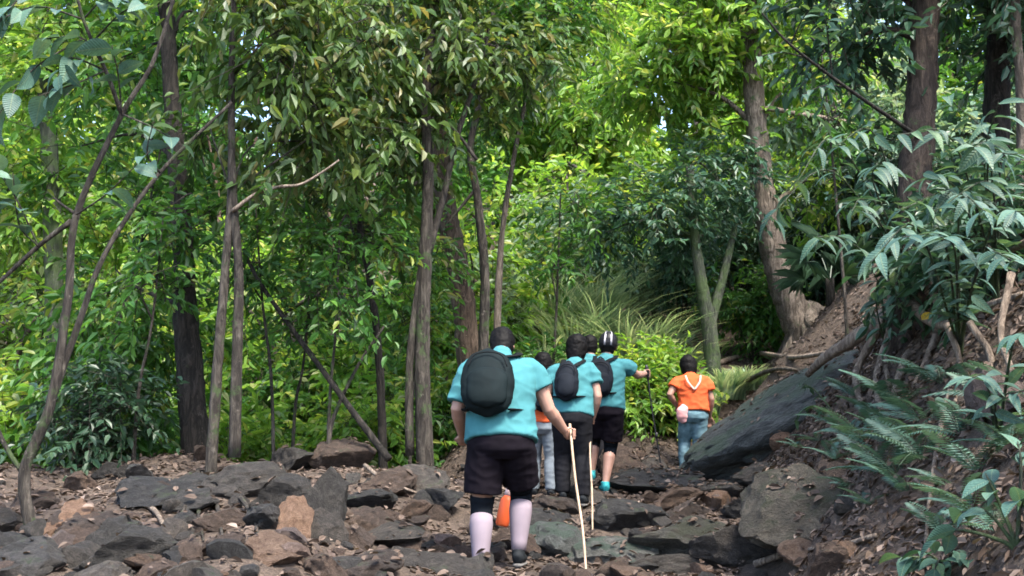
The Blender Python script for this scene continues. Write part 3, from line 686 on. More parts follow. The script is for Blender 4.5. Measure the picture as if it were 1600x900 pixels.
def near_plant(name, label, foot, stems, nleaf, leafL, meshes, mat, seed, group=None, barkm=BARK_MOSSY, cat='shrub', **kw):
    """foot: photo pixel on the ground; stems: tips (px, py, d)"""
    rng = np.random.RandomState(seed); p = foot if isinstance(foot, Vector) else G(*foot); root = empty(name, (p.x, p.y, Hs(p.x, p.y))); tag(root, label, cat, group)
    b = np.array([p.x, p.y, Hs(p.x, p.y)-.04])
    for tip in stems:
        e = np.array(W(*tip)); L_ = np.linalg.norm(e-b)
        mid = b*.45+e*.55+np.array([0, 0, .22*L_])+rng.normal(size=3)*.05*L_
        leafy_stem(root, [b, b*.75+mid*.25+np.array([0, 0, .06*L_]), mid, e], nleaf, leafL, meshes, mat, barkm, rng, **kw)
    return root
near_plant('bank_shrub', 'long leaved shrub arching out from under the stout brown trunk', (1440, 500), [(1190, 350, 6.6), (1240, 290, 6.6), (1300, 230, 6.8), (1270, 370, 6.4), (1330, 330, 6.2), (1380, 250, 6.6)], 19, .22, LEAF_L, L_NEAR, 500)
near_plant('bank_shrub', 'long leaved shrub high on the right bank beside the dark upright trunk', (1560, 480), [(1400, 210, 6.0), (1440, 270, 5.8), (1480, 150, 6.0), (1520, 230, 5.6), (1560, 160, 5.8), (1400, 330, 5.6), (1460, 330, 5.4), (1590, 240, 5.5)], 19, .22, LEAF_L, L_NEAR, 501)
near_plant('bank_shrub', 'blue green broad leaved shrub above the hanging roots', (1500, 560), [(1360, 410, 5.6), (1410, 370, 5.4), (1470, 370, 5.3), (1540, 330, 5.2), (1600, 330, 5.2), (1590, 410, 5.0)], 18, .2, LEAF_L, L_NEARB, 502)
near_plant('bank_shrub', 'leafy shrub spilling over the right bank below the roots', (1560, 700), [(1610, 520, 4.8), (1520, 590, 5.0), (1600, 610, 4.8)], 12, .19, LEAF_L, L_NEARB, 503)
near_plant('bank_herb', 'few big rounded leaves on a thin herb low on the right bank', (1590, 850), [(1540, 740, 4.4), (1590, 690, 4.3), (1500, 800, 4.5), (1600, 780, 4.2), (1450, 850, 4.6)], 4, .15, LEAF_B, L_NEARB, 504, t0=.6)
near_plant('bank_herb', 'broad leaved herb at the very foot of the right bank', (1480, 895), [(1405, 872, 4.9), (1440, 860, 4.8), (1500, 862, 4.7), (1540, 880, 4.6), (1460, 890, 4.6)], 4, .13, LEAF_B, L_NEAR, 505, t0=.5)
near_plant('bank_herb', 'low leafy herb growing on the great sloping boulder', (1300, 640), [(1250, 600, 10.2), (1280, 640, 10), (1240, 660, 10.2), (1330, 610, 9.8), (1350, 660, 9.6)], 10, .12, LEAF_L, L_NEAR, 506)
near_plant('bank_shrub', 'small leafy shrub at the foot of the stout brown trunk', (1385, 560), [(1380, 450, 8.4), (1400, 480, 8.2), (1350, 400, 8.6)], 12, .17, LEAF_L, L_NEAR, 507)
mb = MB(); tube(mb, [W(1436, 215, 8.9), W(1400, 190, 8.6), W(1320, 135, 8.3), (W(1235, 70, 8.0)), W(1190, 20, 7.9)], .022, .007, 6, 5); link('branch', mb.mesh('branch'), BARK_DARK, t14)
rng = np.random.RandomState(77)
for (a, b) in (((1320, 135), (1250, 150)), ((1300, 120), (1290, 30)), ((1260, 90), (1180, 90)), ((1235, 70), (1270, 10))):
    leafy_stem(t14, [np.array(W(*a, 8.3)), np.array(W((a[0]+b[0])/2, (a[1]+b[1])/2-8, 8.2)), np.array(W(*b, 8.0))], 7, .17, LEAF_L, L_NEAR, BARK_DARK, rng, r0=.008, name='branch')
# the leaning sapling at the left edge
rng = np.random.RandomState(60)
sroot = tree('sapling', 'crooked leaning sapling with large grey green leaves at the left bank edge', [(64, 830), (38, 745), (78, 635), (106, 470), (120, 335), (190, 180), (242, 90), (288, -60)], 6.6, 27, 8, BARK_GREY, [], 0, 0, None, limbs=False, seed=60, flare=False,
    extra=[([(76, 640), (125, 500), (165, 395), (250, 270), (362, 160)], 12, 5, .1), ([(112, 345), (60, 385), (0, 440), (-70, 500)], 9, 5, 0), ([(190, 178), (165, 110), (130, 30), (110, -60)], 8, 4, -.1), ([(120, 335), (100, 322), (85, 310)], 6, 3, 0), ([(36, 740), (5, 690), (-30, 600)], 8, 6, 0)])
for (tips, n, L) in ((([(165, 110), (130, 60), (70, 60)]), 6, .2), (([(165, 110), (120, 130), (60, 150)]), 6, .2), (([(190, 180), (185, 120), (175, 70)]), 6, .2), (([(150, 60), (190, 20), (230, 5)]), 6, .19), (([(130, 30), (60, 10), (0, 30)]), 7, .2), (([(130, 60), (50, 110), (-10, 190)]), 7, .2), (([(120, 335), (170, 300), (235, 235)]), 6, .16), (([(250, 270), (230, 240), (240, 190)]), 5, .16), (([(60, 385), (30, 350), (20, 270)]), 6, .17), (([(190, 178), (240, 200), (290, 230)]), 5, .16), (([(130, 30), (160, 0), (200, -20)]), 6, .2), (([(110, -20), (40, -10), (-20, 60)]), 8, .2), (([(165, 110), (110, 90), (90, 120)]), 7, .19), (([(60, 385), (20, 300), (-20, 240)]), 7, .18)):
    leafy_stem(sroot, [np.array(W(a, b, 6.5-.12*i)) for i, (a, b) in enumerate(tips)], n, L, LEAF_B, L_NEARB, BARK_GREY, rng, r0=.007, name='branch', droop=.5, t0=.25)
# ferns
def frondmesh(seed):
    r = np.random.RandomState(seed); n = 17; V = []; F = []; bend = r.uniform(.35, .6)
    def sp(t): return np.array([t, 0, .35*t-bend*t*t])
    for i in range(n):
        t0 = .1+.88*i/n; c = sp(t0); L = .24*math.sin(math.pi*(t0*.9+.1))**.7+.02
        for s in (-1, 1):
            a = np.array([.35, s, -.25-.1*r.rand()]); a = a/np.linalg.norm(a); w = np.array([.017, 0, .003]); b = len(V)
            V += [c-w*.6, c+a*L*.5-w, c+a*L, c+a*L*.5+w]; F.append((b, b+1, b+2, b+3))
    mb = MB(); mb.add(V, F); tube(mb, [sp(0), sp(.5), sp(1)], .008, .002, 4, 3); return mb.mesh('frond', False)
FROND = [frondmesh(i) for i in range(4)]
def fern(px, py, L, n, label, seed, mat=L_NEARB, group='ferns on the right bank'):
    L = L*.88; r = np.random.RandomState(seed); p = G(px, py); root = empty('fern', tuple(p)); tag(root, label, 'fern', group)
    for k in range(n):
        a = k*6.283/n+r.uniform(-.3, .3); l = L*r.uniform(.7, 1.15)
        o = bpy.data.objects.new('frond', withmat(FROND[r.randint(4)], mat)); COL.objects.link(o); o.parent = root
        o.rotation_euler = (r.uniform(-.25, .25), r.uniform(-.75, -.1), a); o.scale = (l, l, l)
for k, (px, py, L, n) in enumerate([(1350, 690, .5, 9), (1410, 640, .55, 9), (1470, 600, .5, 8), (1380, 740, .45, 8), (1440, 720, .5, 8), (1310, 720, .4, 7), (1500, 680, .45, 8), (1420, 770, .4, 7), (1540, 620, .4, 7), (1340, 620, .45, 7), (1480, 760, .35, 6), (1560, 830, .35, 6), (1290, 760, .3, 6), (1360, 790, .3, 6), (1250, 700, .3, 6), (1300, 660, .35, 7), (1580, 700, .4, 7), (1530, 740, .4, 7), (1590, 620, .4, 7), (1440, 660, .5, 8), (1390, 690, .45, 8), (1520, 800, .35, 7), (1470, 830, .3, 6), (1330, 680, .4, 7), (1280, 690, .35, 7), (1370, 650, .4, 8), (1400, 740, .4, 7), (1330, 760, .3, 7), (1420, 690, .45, 8)]):
    fern(px, py, L, n, 'blue green fern with feathery fronds on the right bank slope', 600+k)
# yellow leaf caught on the shrub, and hanging roots of the stout brown tree
def roots(root, lst, mat):
    for (pts, d, dd, w0, w1) in lst:
        r = np.random.RandomState(int(pts[0][0]+pts[0][1])); P = []
        for i, (a, b) in enumerate(pts): de = min(d+dd*i, G(a, b).y-.05) if i else d; P.append(np.array(W(a, b, de))+r.normal(size=3)*.012)
        mb = MB(); tube(mb, P, w0*d/3200, w1*d/3200, 7, 6, .1, r); link('root', mb.mesh('root'), mat, root)
roots(t14, [([(1410, 440), (1390, 490), (1330, 530), (1285, 560), (1260, 585)], 9.2, .35, 34, 12), ([(1405, 450), (1370, 520), (1340, 580), (1352, 640)], 9.2, .05, 18, 8),
  ([(1410, 450), (1385, 530), (1370, 590), (1374, 635)], 9.1, .0, 15, 8), ([(1415, 450), (1400, 520), (1385, 560), (1392, 610)], 9.0, 0, 12, 6), ([(1420, 440), (1430, 520), (1412, 570), (1396, 620)], 8.9, -.05, 20, 9),
  ([(1430, 430), (1470, 480), (1450, 560), (1430, 600)], 8.6, -.3, 20, 7), ([(1600, 455), (1540, 480), (1500, 500), (1455, 505), (1420, 470)], 6.6, .5, 14, 22), ([(1610, 380), (1560, 400), (1520, 380), (1470, 395), (1440, 420)], 6.8, .5, 12, 18),
  ([(1520, 500), (1550, 560), (1530, 620), (1540, 680)], 6.4, -.1, 12, 6), ([(1480, 510), (1500, 570), (1490, 640)], 6.8, -.1, 11, 5), ([(1580, 430), (1560, 520), (1580, 590), (1560, 640)], 6.2, -.1, 13, 6)], ROOT)
for pts in ([(310, 738), (296, 780), (280, 815), (268, 850)], [(322, 742), (338, 790), (345, 830), (352, 868)], [(330, 742), (372, 780), (398, 820), (405, 862)], [(300, 742), (250, 772), (206, 800)], [(316, 742), (310, 800), (318, 850)], [(340, 740), (420, 770), (470, 780)]):
    P = []
    for (a_, b_) in pts: p = G(a_, b_); P.append(np.array([p.x, p.y, Hs(p.x, p.y)+.015]))
    mb = MB(); tube(mb, P, .022, .007, 6, 5, .1, np.random.RandomState(pts[0][0])); link('root', mb.mesh('root'), BARK_GREY, t1)
def strand(name, label, pts, d, dd, w0, w1, mat, cat, group=None):
    r = np.random.RandomState(int(pts[0][0])); P = [np.array(W(a, b, d+dd*i)) for i, (a, b) in enumerate(pts)]
    mb = MB(); tube(mb, P, w0*d/3200, w1*d/3200, 6, 6, .08, r); o = link(name, mb.mesh(name), mat); tag(o, label, cat, group); return o
def gstrand(name, label, pts, w0, w1, mat, cat, group=None, lift=.03):
    r = np.random.RandomState(int(pts[0][0])); P = []
    for (a, b) in pts: p = G(a, b); P.append(np.array([p.x, p.y, Hs(p.x, p.y)+lift]))
    d = P[0][1]; mb = MB(); tube(mb, P, w0*d/3200, w1*d/3200, 6, 5, .08, r); o = link(name, mb.mesh(name), mat); tag(o, label, cat, group); return o
strand('leaning_pole', 'long thin dead pole leaning across behind the left bank stones', [(608, 718), (560, 655), (505, 580), (450, 505), (405, 440), (380, 390)], 10.2, .15, 13, 6, BARK_DARK, 'branch')
strand('leaning_pole', 'short dead branch crossing the long leaning pole', [(512, 700), (522, 650), (560, 570), (600, 510)], 10.4, .1, 9, 4, BARK_GREY, 'branch')
strand('dead_branch', 'bare orange brown bough sticking out from the twin stemmed tree', [(362, 330), (400, 303), (436, 292), (470, 288), (505, 268), (530, 250)], 9.55, -.02, 7, 3, ROOT, 'branch')
strand('dead_branch', 'bare pale bough sticking out from the pale buttressed trunk', [(1180, 176), (1200, 170), (1250, 178), (1310, 188), (1325, 192)], 16.45, -.1, 9, 6, ROOT, 'branch')
gstrand('hanging_vine', 'thin pale vine hanging down the bare soil of the right bank', [(1490, 600), (1474, 660), (1462, 730), (1452, 800), (1445, 895)], 9, 5, ROOT, 'vine', lift=.02)
gstrand('fallen_branch', 'pale curved root lying over soil below the thick dark trunk', [(214, 772), (218, 790), (240, 806), (256, 830)], 10, 6, ROOT, 'branch')
gstrand('fallen_branch', 'thin fallen stick on the leaf strewn slope beside the buttressed trunk', [(1120, 575), (1180, 560), (1240, 568), (1300, 560)], 9, 5, ROOT, 'branch', lift=.08)
gstrand('fallen_branch', 'second fallen stick on the leaf strewn slope', [(1150, 610), (1210, 585), (1260, 590)], 8, 5, BARK_PALE, 'branch', lift=.06)
gstrand('fallen_branch', 'brown stick lying at the foot of the right bank', [(1180, 890), (1240, 872), (1300, 868), (1370, 850)], 11, 6, ROOT, 'branch')
gstrand('fallen_branch', 'crooked stick on the trail below the great sloping boulder', [(1165, 770), (1200, 778), (1240, 760)], 9, 5, BARK_PALE, 'branch')
gstrand('fallen_branch', 'short brown stick lying among the left bank stones', [(570, 745), (600, 770), (650, 790)], 8, 4, ROOT, 'branch', lift=.1)
p = G(1450, 500, 5.0); yl = link('fallen_leaf', withmat(LEAF_B[0], L_YELLOW)); yl.location = W(1440, 500, 7.9); yl.scale = (.15, .15, .15); yl.rotation_euler = (.6, -.5, .2); tag(yl, 'bright yellow dead leaf caught among the hanging roots', 'leaf')
# leaf litter: too many to count
from mathutils.bvhtree import BVHTree
bpy.context.view_layer.update(); BV = []; BP = []
for o in boulders+[bo]+[c_ for c_ in ground.children]:
    base_ = len(BV); mw = o.matrix_world; BV += [mw @ v.co for v in o.data.vertices]; BP += [tuple(v+base_ for v in p_.vertices) for p_ in o.data.polygons]
tree_ = BVHTree.FromPolygons(BV, BP)
rl = np.random.RandomState(90); n = 52000
x = rl.uniform(-6.5, 6.5, n); y = rl.uniform(4, 19, n); x[:13000] = rl.uniform(1.4, 4.5, 13000); y[:13000] = rl.uniform(4, 13, 13000); keep = (np.abs(x) < y*.56+.5); x = x[keep]; y = y[keep]; n = len(x)
z = H(x, y); e = .05
nrm = np.stack([-(H(x+e, y)-H(x-e, y))/(2*e), -(H(x, y+e)-H(x, y-e))/(2*e), np.ones(n)], 1)
ok = np.ones(n, bool)
for i in range(n):
    hit, hn, _, _ = tree_.ray_cast(Vector((x[i], y[i], z[i]+3)), Vector((0, 0, -1)), 3)
    if hit is not None and hit.z > z[i]:
        z[i] = hit.z; nrm[i] = hn; ok[i] = hn.z > .75 and rl.rand() < .3
x, y, z, nrm = x[ok], y[ok], z[ok], nrm[ok]; n = len(x)
z = z+rl.uniform(.004, .03, n); a = rl.uniform(0, 6.28, n); nrm = unit(nrm)+rl.normal(size=(n, 3))*.35
axv = np.stack([np.cos(a), np.sin(a), rl.normal(0, .3, n)], 1); nu = unit(nrm); axv = axv-nu*np.sum(axv*nu, 1, keepdims=True)*.8
V, Qd = leaves(np.stack([x, y, z], 1), axv, nrm, rl.uniform(.03, .095, n), .5)
o = link('leaf_litter', quadmesh('leaf_litter', V, Qd, False, np.repeat(np.clip(rl.normal(.45, .25, n), 0, 1), 2)), L_LITTER); tag(o, 'dry brown fallen leaves strewn over soil and stones', 'leaves', kind='stuff')

# ------------------------------------------------------------------ people
def remesh(name, mb, voxel, smooth=2, wrinkle=0.0, wscale=9.0, seed=0):
    me = mb.mesh(name); o = bpy.data.objects.new(name, me); COL.objects.link(o)
    m = o.modifiers.new('r', 'REMESH'); m.mode = 'VOXEL'; m.voxel_size = voxel; m.use_smooth_shade = True
    s = o.modifiers.new('s', 'SMOOTH'); s.iterations = smooth; s.factor = .5
    dg = bpy.context.evaluated_depsgraph_get(); dg.update()
    out = bpy.data.meshes.new_from_object(o.evaluated_get(dg)); bpy.data.objects.remove(o); out.name = name; out.materials.clear()
    if wrinkle:
        off = Vector((seed*3.1, seed*1.7, 5)); N = [v.normal.copy() for v in out.vertices]
        for v, nn in zip(out.vertices, N):
            q = Vector((v.co.x*1.0, v.co.y*1.0, v.co.z*1.7))*wscale+off
            k = 1-abs(mnoise.noise(q))*2; k2 = mnoise.noise(q*.4+Vector((9, 0, 0)))
            v.co += nn*wrinkle*(k*.6+k2*.8)
    out.polygons.foreach_set('use_smooth', [True]*len(out.polygons)); return out
def lerp(a, b, t): return np.asarray(a, float)*(1-t)+np.asarray(b, float)*t
def hand(mb, wrist, elbow, grip=None, sdir=(0, 0, 1), mirror=1):
    w = np.array(wrist); f = unit(w-np.array(elbow))
    if grip is not None:
        c = np.array(grip); s = unit(sdir); f = c-w; f = unit(f-s*np.dot(f, s)); nn = np.cross(s, f)*mirror
        def q(a, r, o): return c+f*math.cos(a)*r+nn*math.sin(a)*r+s*o
        kn = q(1.9, .036, 0)
        loft(mb, [w-unit(w-np.array(elbow))*.02, lerp(w, kn, .5)+nn*.004, kn], [.026, .036, .04], [.02, .02, .016], side=s, n=10)
        for j, o in enumerate((.033, .011, -.011, -.033)):
            rr = .031-(.002 if j == 3 else 0)
            loft(mb, [q(2.0, .036, o), q(1.1, .036, o), q(.2, rr+.003, o), q(-.8, rr, o), q(-1.9, rr-.002, o)], [.011, .0105, .010, .009, .007], n=8)
        loft(mb, [lerp(w, kn, .35)+s*.02, q(2.9, .035, .04), q(3.7, .033, .045), q(4.5, .03, .04)], [.014, .012, .011, .009], n=8)
    else:
        s = unit(np.cross(f, (0, 1, .1)))*mirror; nn = np.cross(f, s)
        kn = w+f*.085
        loft(mb, [w-f*.02, w+f*.03, w+f*.06, kn], [.026, .036, .04, .038], [.02, .02, .019, .015], side=s, n=10)
        for j, (o, L) in enumerate(((.03, .07), (.011, .08), (-.01, .075), (-.029, .058))):
            b = kn+s*o-f*.01
            loft(mb, [b, b+f*L*.45+nn*.006, b+f*L*.75+nn*.02, b+f*L*.95+nn*.036], [.0105, .01, .009, .007], n=8)
        loft(mb, [w+f*.025+s*.025, w+f*.05+s*.05+nn*.01, w+f*.085+s*.056+nn*.022], [.014, .012, .009], n=8)
def person(label, px, py, d, yaw, J, g=1.0, scale=1.0, shirt=TEAL, legs='shorts', legmat=BLACKC, hairlen='short', headgear=None, shoem=SHOED, brace=False, calf=False, skin=SKIN, vox=.011, sleeve=.55, gripR=None, gripL=None, seed=0, zoff=0.0, hem=.06, shortlen=.8, hsc=1.12):
    """J: joints in metres, local frame facing +Y, ground at z = 0"""
    p = W(px, py, d); root = empty('person', (p.x, p.y, p.z+zoff)); root.rotation_euler = (0, 0, yaw); root.scale = (scale,)*3
    tag(root, label, 'person', 'hikers climbing the trail')
    J = {k: np.array(v, float) for k, v in J.items()}
    def add(name, me, mat, par=None):
        o = bpy.data.objects.new(name, me); COL.objects.link(o); o.parent = par or root
        if not me.materials: me.materials.append(mat)
        return o
    pel, che, nek, hed = J['pelvis'], J['chest'], J['neck'], J['head']
    up = unit(hed-nek); upv = unit(lerp(up, (0, 0, 1), .3)) if 'headup' not in J else unit(J['headup']); fw = J.get('face', np.array([0, 1.0, 0])); fw = unit(fw-upv*np.dot(fw, upv)); sdx = np.cross(fw, upv)
    hc = hed
    spine = [pel+(0, 0, -.1), pel, lerp(pel, che, .45), che, lerp(che, nek, .55), lerp(che, nek, .85), nek, nek+up*.07]
    sa = np.array([.13, .17*g, .155*g, .185*g, .19*g, .13, .066, .058]); sb = np.array([.09, .125*g, .112*g, .125*g, .10*g, .075, .062, .058])
    mb = MB(); loft(mb, spine, sa, sb, n=20)
    hp = [(-.115, .03, .032, .036), (-.09, .022, .05, .06), (-.04, .01, .066, .083), (.02, .0, .075, .096), (.07, -.005, .068, .088), (.1, -.01, .048, .062), (.118, -.012, .015, .02)]
    hp = [tuple(q_*hsc for q_ in t_) for t_ in hp]
    loft(mb, [hc+upv*a+fw*b for a, b, _, _ in hp], [x_[2] for x_ in hp], [x_[3] for x_ in hp], side=sdx, n=18)
    loft(mb, [hc+fw*.085+upv*.02, hc+fw*.105-upv*.01, hc+fw*.108-upv*.03, hc+fw*.08-upv*.04], [.008, .013, .016, .01], n=8)
    loft(mb, [hc+fw*.086-upv*.064-sdx*.022, hc+fw*.094-upv*.064, hc+fw*.086-upv*.064+sdx*.022], [.006, .009, .006], n=8)
    for s in (-1, 1): loft(mb, [hc+sdx*s*.07-upv*.03-fw*.005, hc+sdx*s*.084, hc+sdx*s*.08+upv*.03], [.012, .02, .01], [.008, .011, .008], side=fw, n=8)
    arms = {}
    for s, S in ((-1, 'L'), (1, 'R')):
        sh, el, wr = J['sh'+S], J['el'+S], J['wr'+S]
        a = [lerp(che, nek, .4)*.4+sh*.6+(0, 0, -.02), sh+(0, 0, -.025), lerp(sh, el, .35), lerp(sh, el, .7), el, lerp(el, wr, .25), lerp(el, wr, .6), wr]
        ar = np.array([.06, .062, .056, .048, .043, .045, .037, .027])*(.5+.5*g)
        loft(mb, a, ar, n=12); hand(mb, wr, el, gripR if S == 'R' else gripL, J.get('stick'+S, (0, 0, 1)), s)
        hi, kn, an, to = J['hip'+S], J['kn'+S], J['an'+S], J['toe'+S]
        back = np.array([0, -.018, 0])
        lg = [hi+(0, 0, .06), hi, lerp(hi, kn, .35), lerp(hi, kn, .75), kn, lerp(kn, an, .28)+back, lerp(kn, an, .6)+back*.5, lerp(kn, an, .9), an]
        lr = np.array([.09, .097, .088, .069, .058, .063, .05, .037, .036])*(.45+.55*g)
        loft(mb, lg, lr, n=14); loft(mb, [an+(0, 0, .02), an+(0, -.01, -.03), lerp(an, to, .5)+(0, 0, -.02), to], [.036, .04, .038, .03], [.036, .035, .028, .02], n=10)
    body = add('body', remesh('body', mb, vox*.8, 2), skin)
    for s in (-1, 1):
        m2 = MB(); c = hc+fw*.085+sdx*s*.03+upv*.005; loft(m2, [c-upv*.009, c-upv*.004, c+upv*.004, c+upv*.009], [.004, .011, .011, .004], [.004, .008, .008, .004], side=sdx, n=8); add('eye', m2.mesh('eye'), EYE)
    # hair
    mb = MB()
    hh = [(-.075, -.02, .058, .055), (-.03, -.018, .074, .078), (.03, -.016, .084, .096), (.08, -.014, .076, .09), (.112, -.014, .052, .064), (.13, -.014, .015, .02)]
    if hairlen == 'long': hh = [(-.2, -.05, .05, .035), (-.14, -.045, .075, .055)]+[(-.075, -.024, .08, .07)]+hh[1:]
    if hairlen == 'bob': hh = [(-.12, -.03, .06, .05), (-.075, -.022, .082, .078), (-.03, -.02, .092, .09), (.03, -.018, .096, .105), (.08, -.016, .084, .096), (.118, -.014, .056, .066), (.135, -.014, .015, .02)]
    hh = [tuple(q_*hsc for q_ in t_) for t_ in hh]
    loft(mb, [hc+upv*a+fw*b for a, b, _, _ in hh], [q[2] for q in hh], [q[3] for q in hh], side=sdx, n=18)
    add('hair', remesh('hair', mb, .009, 1, .007, 28, seed), HAIR)
    if headgear == 'helmet':
        mb = MB(); e = [(-.035, -.012, .08, .092), (.0, -.01, .094, .112), (.05, -.01, .094, .112), (.1, -.01, .078, .094), (.135, -.01, .045, .055), (.148, -.01, .01, .012)]; e = [tuple(q_*hsc for q_ in t_) for t_ in e]
        loft(mb, [hc+upv*a+fw*b for a, b, _, _ in e], [q[2] for q in e], [q[3] for q in e], side=sdx, n=22); he = add('helmet', remesh('helmet', mb, .008, 1), HELM)
        for s in (-.032, .032):
            mb = MB(); loft(mb, [hc+(upv*a-fw*(bb+.008)+sdx*s*k)*hsc for a, bb, k in ((-.02, .10, 1), (.03, .112, 1), (.08, .102, .9), (.12, .06, .8), (.146, .01, .6))], [.011]*5, [.006]*5, side=sdx, n=8); add('stripe', mb.mesh('stripe'), STRIPE, he)
    # shirt
    mb = MB(); lo = pel+(0, 0, -hem)
    ss = [lo, lerp(lo, che, .25), lerp(lo, che, .55), che, lerp(che, nek, .5), lerp(che, nek, .8), lerp(che, nek, .97)+up*.01]
    loft(mb, ss, np.array([.212, .205, .192, .205, .215, .16, .082])*np.array([g, g, g, g, g, (1+g)/2, 1]), np.array([.15, .15, .148, .15, .125, .095, .078])*np.array([g, g, g, g, g, 1, 1]), n=22)
    loft(mb, [nek-up*.03, nek+up*.035], [.078, .07], [.076, .068], n=16)
    for S in 'LR':
        sh, el = J['sh'+S], J['el'+S]
        sv_ = sleeve if not isinstance(sleeve, tuple) else sleeve['LR'.index(S)]
        si = lerp(sh, lerp(che, nek, .5), .12)
        loft(mb, catmull([lerp(che, nek, .55)*.5+sh*.5, si+(0, 0, -.012), lerp(sh, el, .25*sv_+.08), lerp(sh, el, sv_*.6), lerp(sh, el, sv_)], 3)[:], np.interp(np.linspace(0, 1, 13), [0, .25, .5, .75, 1], [.075, .074, .077, .079, .086])*(.5+.5*g), n=16)
    add('shirt', remesh('shirt', mb, vox, 6, .015, 8, seed+1), shirt)
    # shorts or trousers
    mb = MB(); loft(mb, [pel+(0, 0, -.16), pel+(0, -.005, -.11), pel+(0, 0, -.05), pel+(0, .01, 0), lerp(pel, che, .12)], np.array([.14, .19, .185, .165, .14])*g, np.array([.1, .14, .138, .115, .09])*g, n=20)
    for S in 'LR':
        hi, kn, an = J['hip'+S], J['kn'+S], J['an'+S]
        if legs == 'shorts': loft(mb, [hi+(0, 0, .04), hi, lerp(hi, kn, .45), lerp(hi, kn, shortlen)], np.array([.1, .114, .116, .116])*(.3+.7*g), n=16)
        else: loft(mb, [hi+(0, 0, .04), hi, lerp(hi, kn, .5), kn, lerp(kn, an, .4)+(0, -.01, 0), an+(0, 0, .0)], np.array([.097, .108, .096, .084, .08, .066])*(.4+.6*g), n=16)
    add('shorts' if legs == 'shorts' else 'trousers', remesh('shorts', mb, vox, 3, .010, 9, seed+2), legmat)
    for S in 'LR':
        hi, kn, an, to = J['hip'+S], J['kn'+S], J['an'+S], J['toe'+S]; gg = (.45+.55*g)
        if brace: mb = MB(); loft(mb, [lerp(hi, kn, .84), lerp(hi, kn, .93), kn, lerp(kn, an, .12), lerp(kn, an, .2)], np.array([.079, .074, .07, .068, .069])*gg, n=16); add('knee_brace', mb.mesh('knee_brace'), BRACE)
        if calf: mb = MB(); loft(mb, [lerp(kn, an, .16)+(0, -.01, 0), lerp(kn, an, .3)+(0, -.018, 0), lerp(kn, an, .55)+(0, -.01, 0), lerp(kn, an, .82), lerp(kn, an, .96)], np.array([.069, .072, .062, .05, .046])*gg, n=18); add('calf_sleeve', mb.mesh('calf_sleeve'), CALF)
        ft = unit(to-an); fh = unit(np.array([ft[0], ft[1], 0])); sd_ = np.cross(fh, (0, 0, 1.0)); b = an*1.0; sole = min(to[2], an[2]-.06)
        mb = MB(); heel = np.array([an[0], an[1], 0])-fh*.05
        zs = an[2]-.075; te = np.array([to[0], to[1], 0]); z1 = to[2]-.02
        hz = lambda q, z: np.array([q[0], q[1], z])
        loft(mb, [hz(heel-fh*.015, zs+.04), hz(heel, zs+.045), hz(heel+fh*.05, zs+.055), hz(lerp(heel, te, .5), lerp(zs, z1, .5)+.045), hz(lerp(heel, te, .85), lerp(zs, z1, .85)+.035), hz(te+fh*.04, z1+.03), hz(te+fh*.05, z1+.028)], [.02, .04, .043, .05, .05, .03, .01], [.03, .045, .052, .045, .035, .025, .008], side=sd_, n=12)
        loft(mb, [hz(an, zs+.03), hz(an, an[2]+.035)], [.048, .046], n=12)
        so = add('shoe', remesh('shoe', mb, .009, 2), shoem)
        mb = MB(); loft(mb, [hz(heel-fh*.02, zs), hz(heel+fh*.04, zs), hz(lerp(heel, te, .5), lerp(zs, z1, .5)), hz(lerp(heel, te, .85), lerp(zs, z1, .85)), hz(te+fh*.05, z1)], [.03, .044, .046, .053, .025], [.014]*5, side=sd_, n=10); add('sole', mb.mesh('sole'), SOLE, so)
    M = Matrix.LocRotScale(root.location, root.rotation_euler, root.scale)
    return root, M, J
def to_world(M, v): return M @ Vector(v)
